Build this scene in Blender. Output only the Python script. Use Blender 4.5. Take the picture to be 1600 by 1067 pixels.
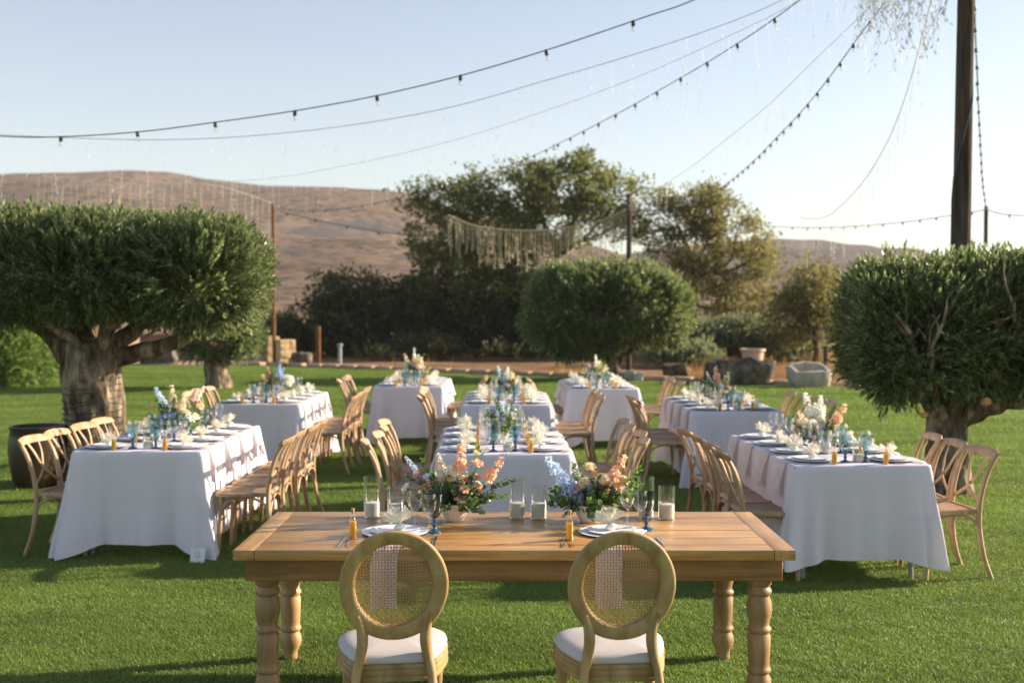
import bpy, bmesh, math, random
import numpy as np
from mathutils import Vector, Matrix, Euler

for o in list(bpy.data.objects):
    bpy.data.objects.remove(o)
SC = bpy.context.scene
COL = SC.collection
R = math.radians
PI = math.pi

# ------------------------------------------------------------------ camera
FPX = 1778.0                       # focal length in pixels of a 1600 wide picture
CAM_H = 1.76
PITCH = math.atan(49.5 / FPX)
cam_d = bpy.data.cameras.new('camera')
cam = bpy.data.objects.new('camera', cam_d)
COL.objects.link(cam)
cam.location = (0, 0, CAM_H)
cam.rotation_euler = (PI / 2 - PITCH, 0, 0)
cam_d.sensor_width = 36
cam_d.lens = 36 * FPX / 1600
cam_d.clip_start = 0.1
cam_d.clip_end = 6000
cam_d.dof.use_dof = True
cam_d.dof.focus_distance = 5.15
cam_d.dof.aperture_fstop = 2.6
SC.camera = cam

# ------------------------------------------------------------------ sky and sun
SUN_AZ, SUN_EL = R(75), R(21)      # azimuth from +Y towards +X
world = bpy.data.worlds.new('World')
SC.world = world
world.use_nodes = True
wn = world.node_tree
bg = wn.nodes['Background']
sky = wn.nodes.new('ShaderNodeTexSky')
sky.sky_type = 'NISHITA'
sky.sun_disc = False
sky.sun_elevation = SUN_EL
sky.sun_rotation = SUN_AZ
sky.altitude = 50
sky.air_density = 1.0
sky.dust_density = 0.8
sky.ozone_density = 1.0
sat = wn.nodes.new('ShaderNodeHueSaturation')          # hazy summer air: the whole sky a little paler
sat.inputs['Saturation'].default_value = .80
sat.inputs['Hue'].default_value = .507
wn.links.new(sky.outputs[0], sat.inputs['Color'])
wn.links.new(sat.outputs[0], bg.inputs[0])
bg.inputs[1].default_value = 0.083
sun_d = bpy.data.lights.new('sun', 'SUN')
sun_d.energy = 5.0
sun_d.angle = R(0.6)
sun_d.color = (1.0, 0.86, 0.68)
sun = bpy.data.objects.new('sun', sun_d)
COL.objects.link(sun)
sv = Vector((math.cos(SUN_EL) * math.sin(SUN_AZ), math.cos(SUN_EL) * math.cos(SUN_AZ), math.sin(SUN_EL)))
sun.rotation_euler = sv.to_track_quat('Z', 'Y').to_euler()
sun.location = sv * 30
SC.view_settings.view_transform = 'Standard'
SC.view_settings.look = 'None'
SC.view_settings.gamma = 1
SC.view_settings.exposure = 1.25
SC.view_settings.use_curve_mapping = False
SC.cycles.use_denoising = True
SC.cycles.max_bounces = 8
SC.cycles.diffuse_bounces = 3
SC.cycles.glossy_bounces = 4
SC.cycles.transmission_bounces = 6
SC.cycles.transparent_max_bounces = 24
SC.cycles.caustics_reflective = False
SC.cycles.caustics_refractive = False
SC.cycles.sample_clamp_indirect = 6

def at(x, y, Y):
    """the place at distance Y that the photograph shows at pixel x, y"""
    t = (533.5 - y) / FPX
    cp, sp = math.cos(PITCH), math.sin(PITCH)
    fy, fz = cp + t * sp, -sp + t * cp
    k = Y / fy
    return Vector(((x - 800) / FPX * k, Y, CAM_H + fz * k))

# ------------------------------------------------------------------ mesh helpers
class MB:
    def __init__(s):
        s.v, s.f = [], []
    def add(s, v, f):
        n = len(s.v)
        s.v += [tuple(p) for p in v]
        s.f += [tuple(i + n for i in q) for q in f]
        return s
    def box(s, c, d, rz=0, rx=0, ry=0):
        m = Matrix.Translation(c) @ Euler((rx, ry, rz)).to_matrix().to_4x4()
        h = [x / 2 for x in d]
        v = [m @ Vector((sx * h[0], sy * h[1], sz * h[2])) for sx in (-1, 1) for sy in (-1, 1) for sz in (-1, 1)]
        f = [(0, 1, 3, 2), (4, 6, 7, 5), (0, 4, 5, 1), (2, 3, 7, 6), (0, 2, 6, 4), (1, 5, 7, 3)]
        return s.add(v, f)
    def bevel_box(s, c, d, b=.004, rz=0, rx=0, ry=0, seg=1):
        bm = bmesh.new()
        bmesh.ops.create_cube(bm, size=1)
        for v in bm.verts:
            v.co = Vector((v.co.x * d[0], v.co.y * d[1], v.co.z * d[2]))
        bmesh.ops.bevel(bm, geom=list(bm.edges), offset=b, segments=seg, affect='EDGES', profile=.6)
        m = Matrix.Translation(c) @ Euler((rx, ry, rz)).to_matrix().to_4x4()
        bm.verts.index_update()
        s.add([m @ v.co for v in bm.verts], [[v.index for v in f.verts] for f in bm.faces])
        bm.free()
        return s
    def tube(s, pts, r, seg=8, caps=True, sx=1.0, up=None):
        """swept tube; r a number or list; sx squashes the section along one axis (flat straps)"""
        P = [Vector(p) for p in pts]
        n = len(P)
        rr = r if isinstance(r, (list, tuple, np.ndarray)) else [r] * n
        t0 = (P[1] - P[0]).normalized()
        u = Vector(up) if up else (Vector((0, 0, 1)) if abs(t0.z) < .9 else Vector((1, 0, 0)))
        vs, fs = [], []
        for i in range(n):
            t = (P[min(i + 1, n - 1)] - P[max(i - 1, 0)])
            t = t.normalized() if t.length > 1e-9 else t0
            a = u - t * u.dot(t)
            a = a.normalized() if a.length > 1e-6 else t.orthogonal().normalized()
            if up is None:
                u = a
            b = t.cross(a)
            for k in range(seg):
                w = 2 * PI * k / seg
                vs.append(P[i] + (a * math.cos(w) * sx + b * math.sin(w)) * rr[i])
        for i in range(n - 1):
            for k in range(seg):
                k2 = (k + 1) % seg
                fs.append((i * seg + k, i * seg + k2, (i + 1) * seg + k2, (i + 1) * seg + k))
        if caps:
            fs.append(tuple(reversed(range(seg))))
            fs.append(tuple(range((n - 1) * seg, n * seg)))
        return s.add(vs, fs)
    def lathe(s, prof, seg=24, c=(0, 0, 0), bottom=True, top=False):
        vs, fs = [], []
        for (r, z) in prof:
            for k in range(seg):
                w = 2 * PI * k / seg
                vs.append((c[0] + r * math.cos(w), c[1] + r * math.sin(w), c[2] + z))
        for i in range(len(prof) - 1):
            for k in range(seg):
                k2 = (k + 1) % seg
                fs.append((i * seg + k, i * seg + k2, (i + 1) * seg + k2, (i + 1) * seg + k))
        if bottom:
            fs.append(tuple(reversed(range(seg))))
        if top:
            n = len(prof) - 1
            fs.append(tuple(range(n * seg, (n + 1) * seg)))
        return s.add(vs, fs)
    def prism(s, outline, z0, z1):
        n = len(outline)
        vs = [(p[0], p[1], z0) for p in outline] + [(p[0], p[1], z1) for p in outline]
        fs = [(k, (k + 1) % n, n + (k + 1) % n, n + k) for k in range(n)]
        fs.append(tuple(reversed(range(n))))
        fs.append(tuple(range(n, 2 * n)))
        return s.add(vs, fs)
    def grid(s, fn, nu, nv):
        vs = [fn(i / nu, j / nv) for j in range(nv + 1) for i in range(nu + 1)]
        w = nu + 1
        fs = [(j * w + i, j * w + i + 1, (j + 1) * w + i + 1, (j + 1) * w + i) for j in range(nv) for i in range(nu)]
        return s.add(vs, fs)
    def mesh(s, name, mat, smooth=True, angle=40):
        me = bpy.data.meshes.new(name)
        me.from_pydata(s.v, [], s.f)
        if smooth:
            me.polygons.foreach_set('use_smooth', [True] * len(me.polygons))
            me.set_sharp_from_angle(angle=R(angle))
        if mat:
            me.materials.append(mat)
        me.update()
        return me
    def build(s, name, mat, parent=None, smooth=True, angle=40):
        return link(name, s.mesh(name, mat, smooth, angle), parent)

def link(name, data, parent=None, loc=None, rot=None, scale=None):
    o = bpy.data.objects.new(name, data)
    COL.objects.link(o)
    if parent:
        o.parent = parent
    if loc is not None:
        o.location = loc
    if rot is not None:
        o.rotation_euler = rot
    if scale is not None:
        o.scale = (scale,) * 3 if isinstance(scale, (int, float)) else scale
    return o

def np_mesh(name, V, F, mat, smooth=False):
    """V (n,3), F (m,4) quads"""
    me = bpy.data.meshes.new(name)
    V = np.asarray(V, np.float32)
    F = np.asarray(F, np.int32)
    me.vertices.add(len(V))
    me.vertices.foreach_set('co', V.ravel())
    k = F.shape[1]
    me.loops.add(F.size)
    me.loops.foreach_set('vertex_index', F.ravel())
    me.polygons.add(len(F))
    me.polygons.foreach_set('loop_start', np.arange(0, F.size, k, dtype=np.int32))
    if smooth:
        me.polygons.foreach_set('use_smooth', np.ones(len(F), bool))
    me.materials.append(mat)
    me.update(calc_edges=True)
    return me

def tag(o, label=None, cat=None, group=None, kind=None):
    if label: o['label'] = label
    if cat: o['category'] = cat
    if group: o['group'] = group
    if kind: o['kind'] = kind
    return o

def thing(name, label, cat, loc=(0, 0, 0), rz=0, group=None):
    o = link(name, None, None, loc, (0, 0, rz))
    o.empty_display_size = .05
    return tag(o, label, cat, group)

def children(o):
    return [c for c in COL.objects if c.parent == o]

class Proto:
    """a thing built once; put() moves the first one and copies it, parts and sub-parts, from then on"""
    def __init__(s, root):
        s.root, s.used = root, False
        s.tree = [(c, [g for g in children(c)]) for c in children(root)]
    def put(s, loc, rz, label, group=None, scale=None, rot=None):
        if not s.used:
            r = s.root
            s.used = True
        else:
            r = s.root.copy()
            COL.objects.link(r)
            for c, gs in s.tree:
                cc = c.copy()
                COL.objects.link(cc)
                cc.parent = r
                for g in gs:
                    gg = g.copy()
                    COL.objects.link(gg)
                    gg.parent = cc
        r.location = loc
        r.rotation_euler = rot if rot else (0, 0, rz)
        r.scale = (scale,) * 3 if scale else (1, 1, 1)
        r['label'] = label
        if group:
            r['group'] = group
        return r

def crom(pts, n, closed=False):
    """Catmull-Rom through pts, n points for each span"""
    P = [Vector(p) for p in pts]
    m = len(P)
    out = []
    for i in range(m if closed else m - 1):
        if closed:
            a, b, c, d = P[(i - 1) % m], P[i], P[(i + 1) % m], P[(i + 2) % m]
        else:
            a, b, c, d = P[max(i - 1, 0)], P[i], P[i + 1], P[min(i + 2, m - 1)]
        for k in range(n):
            t = k / n
            out.append(.5 * ((2 * b) + (c - a) * t + (2 * a - 5 * b + 4 * c - d) * t * t + (3 * b - a - 3 * c + d) * t ** 3))
    if not closed:
        out.append(P[-1])
    return out

def rot_to(d, roll):
    """(n,3,3) matrices whose z axis is d and which are rolled about it"""
    d = d / np.linalg.norm(d, axis=1, keepdims=True)
    h = np.where(np.abs(d[:, 2:3]) < .95, np.array([[0, 0, 1.]]), np.array([[1., 0, 0]]))
    x = np.cross(h, d); x /= np.linalg.norm(x, axis=1, keepdims=True)
    y = np.cross(d, x)
    c, s_ = np.cos(roll)[:, None], np.sin(roll)[:, None]
    X, Y = x * c + y * s_, y * c - x * s_
    return np.stack([X, Y, d], axis=2)

def scatter(protos, which, pos, M, sc):
    """join copies of small quad meshes (V, F) into one pair of arrays"""
    Vs, Fs, n = [], [], 0
    for k, (pv, pf) in enumerate(protos):
        i = np.where(which == k)[0]
        if not len(i):
            continue
        v = np.einsum('nij,vj->nvi', M[i], pv) * sc[i][:, None, None] + pos[i][:, None, :]
        f = pf[None] + (np.arange(len(i)) * len(pv))[:, None, None] + n
        Vs.append(v.reshape(-1, 3)); Fs.append(f.reshape(-1, 4)); n += len(i) * len(pv)
    return np.concatenate(Vs), np.concatenate(Fs)

# ------------------------------------------------------------------ materials
def new_mat(name):
    m = bpy.data.materials.new(name)
    m.use_nodes = True
    nt = m.node_tree
    return m, nt, nt.nodes['Principled BSDF'], nt.nodes['Material Output']

def nd(nt, typ, **kw):
    n = nt.nodes.new(typ)
    for k, v in kw.items():
        if k.startswith('i_'):
            key = k[2:]
            key = int(key) if key.isdigit() else key.replace('_', ' ')
            n.inputs[key].default_value = v
        else:
            setattr(n, k, v)
    return n

def ramp(nt, stops):
    n = nt.nodes.new('ShaderNodeValToRGB')
    cr = n.color_ramp
    while len(cr.elements) < len(stops):
        cr.elements.new(.5)
    for e, (p, c) in zip(cr.elements, stops):
        e.position = p
        e.color = (*c, 1) if len(c) == 3 else c
    return n

def coords(nt, scale=(1, 1, 1), kind='Object', randomize=False):
    tc = nd(nt, 'ShaderNodeTexCoord')
    mp = nd(nt, 'ShaderNodeMapping')
    mp.inputs['Scale'].default_value = scale
    nt.links.new(tc.outputs[kind], mp.inputs[0])
    if randomize:
        oi = nd(nt, 'ShaderNodeObjectInfo')
        mu = nd(nt, 'ShaderNodeMath', operation='MULTIPLY', i_1=37.0)
        nt.links.new(oi.outputs['Random'], mu.inputs[0])
        nt.links.new(mu.outputs[0], mp.inputs['Location'])
    return mp.outputs[0]

def noise_mat(name, stops, scale=5, stretch=(1, 1, 1), rough=.6, bump=.0, bscale=None, detail=4, kind='Object',
              randomize=False, spec=.5, vary=0.0, dist=.01):
    m, nt, b, out = new_mat(name)
    co = coords(nt, stretch, kind, randomize)
    nz = nd(nt, 'ShaderNodeTexNoise', i_Scale=scale, i_Detail=detail, i_Roughness=.6)
    nt.links.new(co, nz.inputs['Vector'])
    rp = ramp(nt, stops)
    nt.links.new(nz.outputs['Fac'], rp.inputs[0])
    col = rp.outputs[0]
    if vary:
        oi = nd(nt, 'ShaderNodeObjectInfo')
        mr = nd(nt, 'ShaderNodeMapRange', i_3=1 - vary, i_4=1 + vary)
        nt.links.new(oi.outputs['Random'], mr.inputs[0])
        hs = nd(nt, 'ShaderNodeHueSaturation')
        nt.links.new(mr.outputs[0], hs.inputs['Value'])
        nt.links.new(col, hs.inputs['Color'])
        col = hs.outputs[0]
    nt.links.new(col, b.inputs['Base Color'])
    b.inputs['Roughness'].default_value = rough
    b.inputs['Specular IOR Level'].default_value = spec
    if bump:
        n2 = nd(nt, 'ShaderNodeTexNoise', i_Scale=bscale or scale * 3, i_Detail=5)
        nt.links.new(co, n2.inputs['Vector'])
        bp = nd(nt, 'ShaderNodeBump', i_Strength=bump, i_Distance=dist)
        nt.links.new(n2.outputs['Fac'], bp.inputs['Height'])
        nt.links.new(bp.outputs[0], b.inputs['Normal'])
    return m

def leaf_mat(name, c0, c1, trans=.35, rough=.5, spec=.4, tcol=None):
    """leaves: two tones from leaf to leaf, light shining through"""
    m, nt, b, out = new_mat(name)
    g = nd(nt, 'ShaderNodeNewGeometry')
    rp = ramp(nt, [(0, c0), (1, c1)])
    nt.links.new(g.outputs['Random Per Island'], rp.inputs[0])
    nt.links.new(rp.outputs[0], b.inputs['Base Color'])
    b.inputs['Roughness'].default_value = rough
    b.inputs['Specular IOR Level'].default_value = spec
    t = nd(nt, 'ShaderNodeBsdfTranslucent')
    hs = nd(nt, 'ShaderNodeHueSaturation', i_Value=1.5, i_Saturation=1.1)
    nt.links.new(rp.outputs[0], hs.inputs['Color'])
    nt.links.new(hs.outputs[0], t.inputs[0])
    mx = nd(nt, 'ShaderNodeMixShader', i_0=trans)
    nt.links.new(b.outputs[0], mx.inputs[1])
    nt.links.new(t.outputs[0], mx.inputs[2])
    nt.links.new(mx.outputs[0], out.inputs[0])
    return m

def glass_mat(name, tint=(1, 1, 1), strength=1.0, rough=.03):
    """thin blown glass: tinted see-through wall with a mirror sheen that grows towards the rim"""
    m, nt, b, out = new_mat(name)
    tr = nd(nt, 'ShaderNodeBsdfTransparent')
    tr.inputs[0].default_value = (*tint, 1)
    gl = nd(nt, 'ShaderNodeBsdfGlossy', i_Roughness=rough)
    gl.inputs[0].default_value = (1, 1, 1, 1)
    lw = nd(nt, 'ShaderNodeLayerWeight', i_Blend=.25)
    mr = nd(nt, 'ShaderNodeMapRange', i_3=.03, i_4=.75 * strength)
    nt.links.new(lw.outputs['Facing'], mr.inputs[0])
    mx = nd(nt, 'ShaderNodeMixShader')
    nt.links.new(mr.outputs[0], mx.inputs[0])
    nt.links.new(tr.outputs[0], mx.inputs[1])
    nt.links.new(gl.outputs[0], mx.inputs[2])
    nt.links.new(mx.outputs[0], out.inputs[0])
    return m

def plain(name, col, rough=.5, metal=0, spec=.5, sub=0, trans=0):
    m, nt, b, out = new_mat(name)
    nz = nd(nt, 'ShaderNodeTexNoise', i_Scale=14.0, i_Detail=4.0)
    nt.links.new(coords(nt), nz.inputs['Vector'])
    rp = ramp(nt, [(.3, tuple(c * .86 for c in col)), (.7, tuple(min(1, c * 1.07) for c in col))])
    nt.links.new(nz.outputs['Fac'], rp.inputs[0])
    nt.links.new(rp.outputs[0], b.inputs['Base Color'])
    b.inputs['Roughness'].default_value = rough
    b.inputs['Metallic'].default_value = metal
    b.inputs['Specular IOR Level'].default_value = spec
    if sub:
        b.inputs['Subsurface Weight'].default_value = sub
        b.inputs['Subsurface Radius'].default_value = (.02, .015, .01)
    if trans:
        t = nd(nt, 'ShaderNodeBsdfTranslucent')
        nt.links.new(rp.outputs[0], t.inputs[0])
        mx = nd(nt, 'ShaderNodeMixShader', i_0=trans)
        nt.links.new(b.outputs[0], mx.inputs[1])
        nt.links.new(t.outputs[0], mx.inputs[2])
        nt.links.new(mx.outputs[0], out.inputs[0])
    return m

def wood_mat(name, dark, mid, light, stretch, rough=.45, vary=.12, bump=.12, spec=.4, grey=None, knots=False):
    """long grain along the axis that stretch leaves small, broad tone drift, a few knots' darkness"""
    m, nt, b, out = new_mat(name)
    co = coords(nt, stretch, 'Object', True)
    n1 = nd(nt, 'ShaderNodeTexNoise', i_Scale=2.2, i_Detail=8.0, i_Roughness=.65, i_Distortion=.6)
    nt.links.new(co, n1.inputs['Vector'])
    rp = ramp(nt, [(.28, dark), (.5, mid), (.72, light)])
    nt.links.new(n1.outputs['Fac'], rp.inputs[0])
    co2 = coords(nt, (1, 1, 1), 'Object', True)
    n2 = nd(nt, 'ShaderNodeTexNoise', i_Scale=3.0, i_Detail=3.0)
    nt.links.new(co2, n2.inputs['Vector'])
    mr = nd(nt, 'ShaderNodeMapRange', i_1=.3, i_2=.7, i_3=.82, i_4=1.15)
    nt.links.new(n2.outputs['Fac'], mr.inputs[0])
    oi = nd(nt, 'ShaderNodeObjectInfo')
    mo = nd(nt, 'ShaderNodeMapRange', i_3=1 - vary, i_4=1 + vary)
    nt.links.new(oi.outputs['Random'], mo.inputs[0])
    mu = nd(nt, 'ShaderNodeMath', operation='MULTIPLY')
    nt.links.new(mr.outputs[0], mu.inputs[0]); nt.links.new(mo.outputs[0], mu.inputs[1])
    hs = nd(nt, 'ShaderNodeHueSaturation')
    nt.links.new(mu.outputs[0], hs.inputs['Value']); nt.links.new(rp.outputs[0], hs.inputs['Color'])
    col = hs.outputs[0]
    if grey:
        n3 = nd(nt, 'ShaderNodeTexNoise', i_Scale=9.0, i_Detail=6.0, i_Roughness=.7)
        nt.links.new(co2, n3.inputs['Vector'])
        r3 = ramp(nt, [(.5, (0, 0, 0)), (.68, (.65, .65, .65))])
        nt.links.new(n3.outputs['Fac'], r3.inputs[0])
        mx = nd(nt, 'ShaderNodeMixRGB')
        mx.inputs[2].default_value = (*grey, 1)
        nt.links.new(r3.outputs[0], mx.inputs[0]); nt.links.new(col, mx.inputs[1])
        col = mx.outputs[0]
    if knots:
        ck = coords(nt, (1.6, 5.5, 5.5), 'Object', True)
        vk = nd(nt, 'ShaderNodeTexVoronoi', i_Scale=1.5, i_Randomness=1.0)
        nt.links.new(ck, vk.inputs['Vector'])
        rk = ramp(nt, [(.03, (.8, .8, .8)), (.10, (.25, .25, .25)), (.2, (0, 0, 0))])
        nt.links.new(vk.outputs['Distance'], rk.inputs[0])
        mk = nd(nt, 'ShaderNodeMixRGB'); mk.inputs[2].default_value = (*[q * .35 for q in dark], 1)
        nt.links.new(rk.outputs[0], mk.inputs[0]); nt.links.new(col, mk.inputs[1])
        col = mk.outputs[0]
    nt.links.new(col, b.inputs['Base Color'])
    rr = nd(nt, 'ShaderNodeMapRange', i_3=rough - .1, i_4=rough + .15)
    nt.links.new(n1.outputs['Fac'], rr.inputs[0]); nt.links.new(rr.outputs[0], b.inputs['Roughness'])
    b.inputs['Specular IOR Level'].default_value = spec
    bp = nd(nt, 'ShaderNodeBump', i_Strength=bump, i_Distance=.004)
    nt.links.new(n1.outputs['Fac'], bp.inputs['Height']); nt.links.new(bp.outputs[0], b.inputs['Normal'])
    return m

M = {}
M['table_x'] = wood_mat('table wood lengthwise', (.24, .105, .026), (.42, .215, .062), (.56, .325, .115), (.8, 14, 14), rough=.30, vary=.2, spec=.7, knots=True)
M['table_y'] = wood_mat('table wood crosswise', (.25, .115, .032), (.43, .225, .07), (.57, .335, .125), (14, .8, 14), rough=.32, vary=.1, spec=.7)
M['apron'] = wood_mat('apron wood', (.19, .09, .026), (.31, .16, .05), (.40, .225, .085), (.8, 14, 14), rough=.5, knots=True)
M['leg'] = wood_mat('turned leg wood', (.23, .125, .045), (.36, .215, .09), (.47, .305, .145), (9, 9, 1.0), rough=.45)
M['louis'] = wood_mat('weathered oak', (.22, .125, .040), (.38, .24, .088), (.52, .35, .15), (7, 7, 2.0), rough=.55, grey=(.45, .36, .22), bump=.25)
M['cane'] = plain('woven cane', (.44, .28, .12), .5, trans=.25)
M['chair'] = wood_mat('bleached chair wood', (.28, .155, .07), (.45, .28, .145), (.58, .39, .23), (6, 6, 1.5), rough=.48, vary=.14, grey=(.47, .36, .25))
M['rattan'] = noise_mat('rattan seat', [(.35, (.23, .13, .065)), (.65, (.42, .27, .15))], 40, (1, 6, 1), .6, .4, 90, vary=.15, dist=.003)
M['cushion'] = noise_mat('cream upholstery', [(.3, (.50, .455, .43)), (.7, (.57, .525, .495))], 8, (1, 1, 1), .85, .25, 380, dist=.0012, spec=.2)
M['bark'] = noise_mat('olive bark', [(.34, (.045, .032, .022)), (.5, (.17, .125, .085)), (.64, (.38, .30, .21))], 9, (1, 1, .4), .9, 1.0, 18, 8, spec=.1, dist=.05)
M['bark2'] = noise_mat('brown bark', [(.3, (.05, .032, .02)), (.7, (.19, .12, .075))], 4, (1, 1, .3), .9, .6, 9, 6, spec=.1, dist=.05)
M['olive'] = leaf_mat('olive leaves', (.038, .066, .016), (.31, .35, .16), .50, .34, .7)
M['acacia'] = leaf_mat('loose green leaves', (.085, .105, .030), (.24, .245, .085), .45, .55, .3)
M['tamarisk'] = leaf_mat('thin brownish leaves', (.14, .135, .048), (.28, .25, .10), .46, .6, .2)
M['dark_leaf'] = leaf_mat('dark evergreen leaves', (.034, .044, .014), (.115, .115, .042), .25, .55, .3)
M['bush'] = leaf_mat('bright bush leaves', (.10, .16, .035), (.25, .33, .10), .45, .45, .4)
M['grey_bush'] = leaf_mat('grey green bush', (.13, .155, .075), (.25, .27, .15), .45, .6, .2)
M['dry'] = leaf_mat('dry grass', (.26, .135, .048), (.42, .26, .105), .4, .7, .1)
M['turf'] = leaf_mat('turf blades', (.112, .180, .034), (.285, .350, .100), .45, .45, .3)
def vary_turf(m):
    """broad drift of tone over the lawn where the pile lies differently"""
    nt = m.node_tree
    g = nd(nt, 'ShaderNodeNewGeometry')
    rp = next(n for n in nt.nodes if n.type == 'VALTORGB')
    nz = nd(nt, 'ShaderNodeTexNoise', i_Scale=.9, i_Detail=5.0, i_Roughness=.6)
    mp = nd(nt, 'ShaderNodeMapping'); mp.inputs['Scale'].default_value = (.6, 1.6, 1)
    nt.links.new(g.outputs['Position'], mp.inputs[0]); nt.links.new(mp.outputs[0], nz.inputs['Vector'])
    mr = nd(nt, 'ShaderNodeMapRange', i_1=.32, i_2=.68, i_3=.74, i_4=1.22)
    nt.links.new(nz.outputs['Fac'], mr.inputs[0])
    hs = nd(nt, 'ShaderNodeHueSaturation')
    nt.links.new(mr.outputs[0], hs.inputs['Value'])
    for l in list(rp.outputs[0].links):
        nt.links.new(hs.outputs[0], l.to_socket)
    nt.links.new(rp.outputs[0], hs.inputs['Color'])
vary_turf(M['turf'])
M['stone'] = noise_mat('pale limestone', [(.3, (.30, .255, .20)), (.7, (.62, .56, .47))], 4, (1, 1, 1), .9, .6, 14, 6, vary=.15, spec=.2, dist=.03)
M['sandstone'] = noise_mat('warm sandstone', [(.3, (.37, .24, .12)), (.7, (.60, .43, .25))], 4, (1, 1, 1), .9, .5, 14, 6, vary=.22, spec=.2, dist=.03)
M['redstone'] = noise_mat('reddish stone', [(.3, (.20, .10, .055)), (.7, (.38, .21, .12))], 4, (1, 1, 1), .9, .5, 14, 6, vary=.25, spec=.2, dist=.03)
M['boulder'] = noise_mat('grey boulder', [(.3, (.045, .037, .030)), (.5, (.12, .10, .078)), (.7, (.26, .215, .16))], 4, (1, 1, 1), .95, 1.0, 9, 8, spec=.1, dist=.06)
M['paving'] = noise_mat('terracotta paving', [(.3, (.36, .22, .14)), (.7, (.50, .34, .24))], 3, (1, 1, 1), .9, .2, 20, spec=.2)
M['rust'] = noise_mat('rusty steel', [(.3, (.12, .045, .018)), (.7, (.28, .12, .05))], 12, (1, 1, .4), .8, .3, 30, vary=.1, spec=.2)
M['grey_metal'] = plain('grey painted metal', (.30, .31, .30), .5)
M['green_metal'] = plain('dark green metal', (.03, .05, .04), .5)
M['pole'] = noise_mat('weathered pole wood', [(.3, (.030, .021, .015)), (.7, (.115, .085, .06))], 5, (5, 5, .3), .9, .5, 12, 6, spec=.1, dist=.02)
M['cord'] = plain('dark green cable', (.035, .075, .065), .6)
M['thin_cord'] = plain('clear grey cable', (.74, .74, .72), .4, trans=.5)
M['cream_cord'] = plain('cream fairy light wire', (.66, .58, .34), .4, trans=.3)
M['led'] = plain('clear light drops', (.94, .94, .92), .45, trans=.6, spec=.4)
M['socket'] = plain('black bulb socket', (.02, .025, .022), .5)
M['bulb'] = glass_mat('clear bulb glass', (.97, .97, .93), 1.0)
M['filament'] = plain('bulb core', (.72, .68, .55), .4)
M['wine'] = glass_mat('clear glass', (.965, .97, .97), 1.0)
M['vase'] = glass_mat('clear cylinder glass', (.955, .965, .96), .9)
M['blue_glass'] = glass_mat('light blue pressed glass', (.60, .75, .83), .8, .12)
M['blue_foot'] = plain('deep blue glass foot', (.015, .09, .17), .08, spec=.9)
M['teal_glass'] = glass_mat('smoky blue pressed glass', (.19, .31, .35), .8, .12)
M['wax'] = plain('ivory wax', (.83, .80, .68), .45, sub=.3)
M['wick'] = plain('wick', (.75, .72, .66), .9)
M['plate'] = plain('white glazed china', (.82, .82, .83), .42, spec=.25)
M['bowl'] = plain('matt white ceramic', (.80, .74, .69), .6)
M['napkin'] = plain('pale linen', (.85, .80, .78), .9, spec=.1, trans=.4)
M['napkin_pink'] = noise_mat('dusty pink linen', [(.3, (.56, .42, .41)), (.7, (.66, .52, .50))], 6, (1, 1, 1), .9, .2, 500, dist=.001, spec=.1)
M['oil'] = plain('golden oil', (.78, .50, .02), .08, spec=.7, trans=.6)
M['cork'] = plain('cork', (.45, .28, .15), .8)
M['bottle_glass'] = glass_mat('bottle glass', (.97, .96, .90), .8)
M['steel'] = plain('polished cutlery', (.62, .63, .66), .18, metal=1)
M['pot'] = noise_mat('dark glazed jar', [(.3, (.016, .013, .010)), (.6, (.055, .032, .017)), (.8, (.20, .115, .05))], 2.5, (1, 1, .5), .4, .2, 20)
M['terracotta'] = noise_mat('pale terracotta', [(.3, (.48, .33, .23)), (.7, (.62, .45, .33))], 5, rough=.85)
M['soil'] = noise_mat('soil', [(.3, (.05, .03, .02)), (.7, (.13, .08, .05))], 12, rough=1, bump=.6)
M['board'] = plain('white laminate table board', (.62, .62, .62), .5)
M['card'] = plain('white card', (.80, .80, .79), .7)
M['emblem'] = plain('grey printed ring', (.38, .38, .40), .8)
M['house'] = plain('whitewashed plaster', (.72, .67, .60), .9)
M['house_roof'] = plain('flat roof', (.40, .25, .17), .9)
M['window'] = plain('dark window', (.05, .06, .07), .2)
M['cut'] = plain('fresh pruning cut', (.50, .27, .10), .8)
M['stem'] = plain('green stem', (.10, .16, .05), .6)

def tulle_mat():
    m, nt, b, out = new_mat('cream tulle')
    nz = nd(nt, 'ShaderNodeTexNoise', i_Scale=40.0, i_Detail=2.0)
    nt.links.new(coords(nt), nz.inputs['Vector'])
    rp = ramp(nt, [(.3, (.82, .76, .62)), (.7, (.90, .86, .76))])
    nt.links.new(nz.outputs['Fac'], rp.inputs[0])
    d = nd(nt, 'ShaderNodeBsdfDiffuse'); t = nd(nt, 'ShaderNodeBsdfTranslucent'); tr = nd(nt, 'ShaderNodeBsdfTransparent')
    nt.links.new(rp.outputs[0], d.inputs[0]); nt.links.new(rp.outputs[0], t.inputs[0])
    m1 = nd(nt, 'ShaderNodeMixShader', i_0=.5); m2 = nd(nt, 'ShaderNodeMixShader', i_0=.42)
    nt.links.new(d.outputs[0], m1.inputs[1]); nt.links.new(t.outputs[0], m1.inputs[2])
    nt.links.new(m1.outputs[0], m2.inputs[1]); nt.links.new(tr.outputs[0], m2.inputs[2])
    nt.links.new(m2.outputs[0], out.inputs[0])
    return m
M['tulle'] = tulle_mat()

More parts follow.
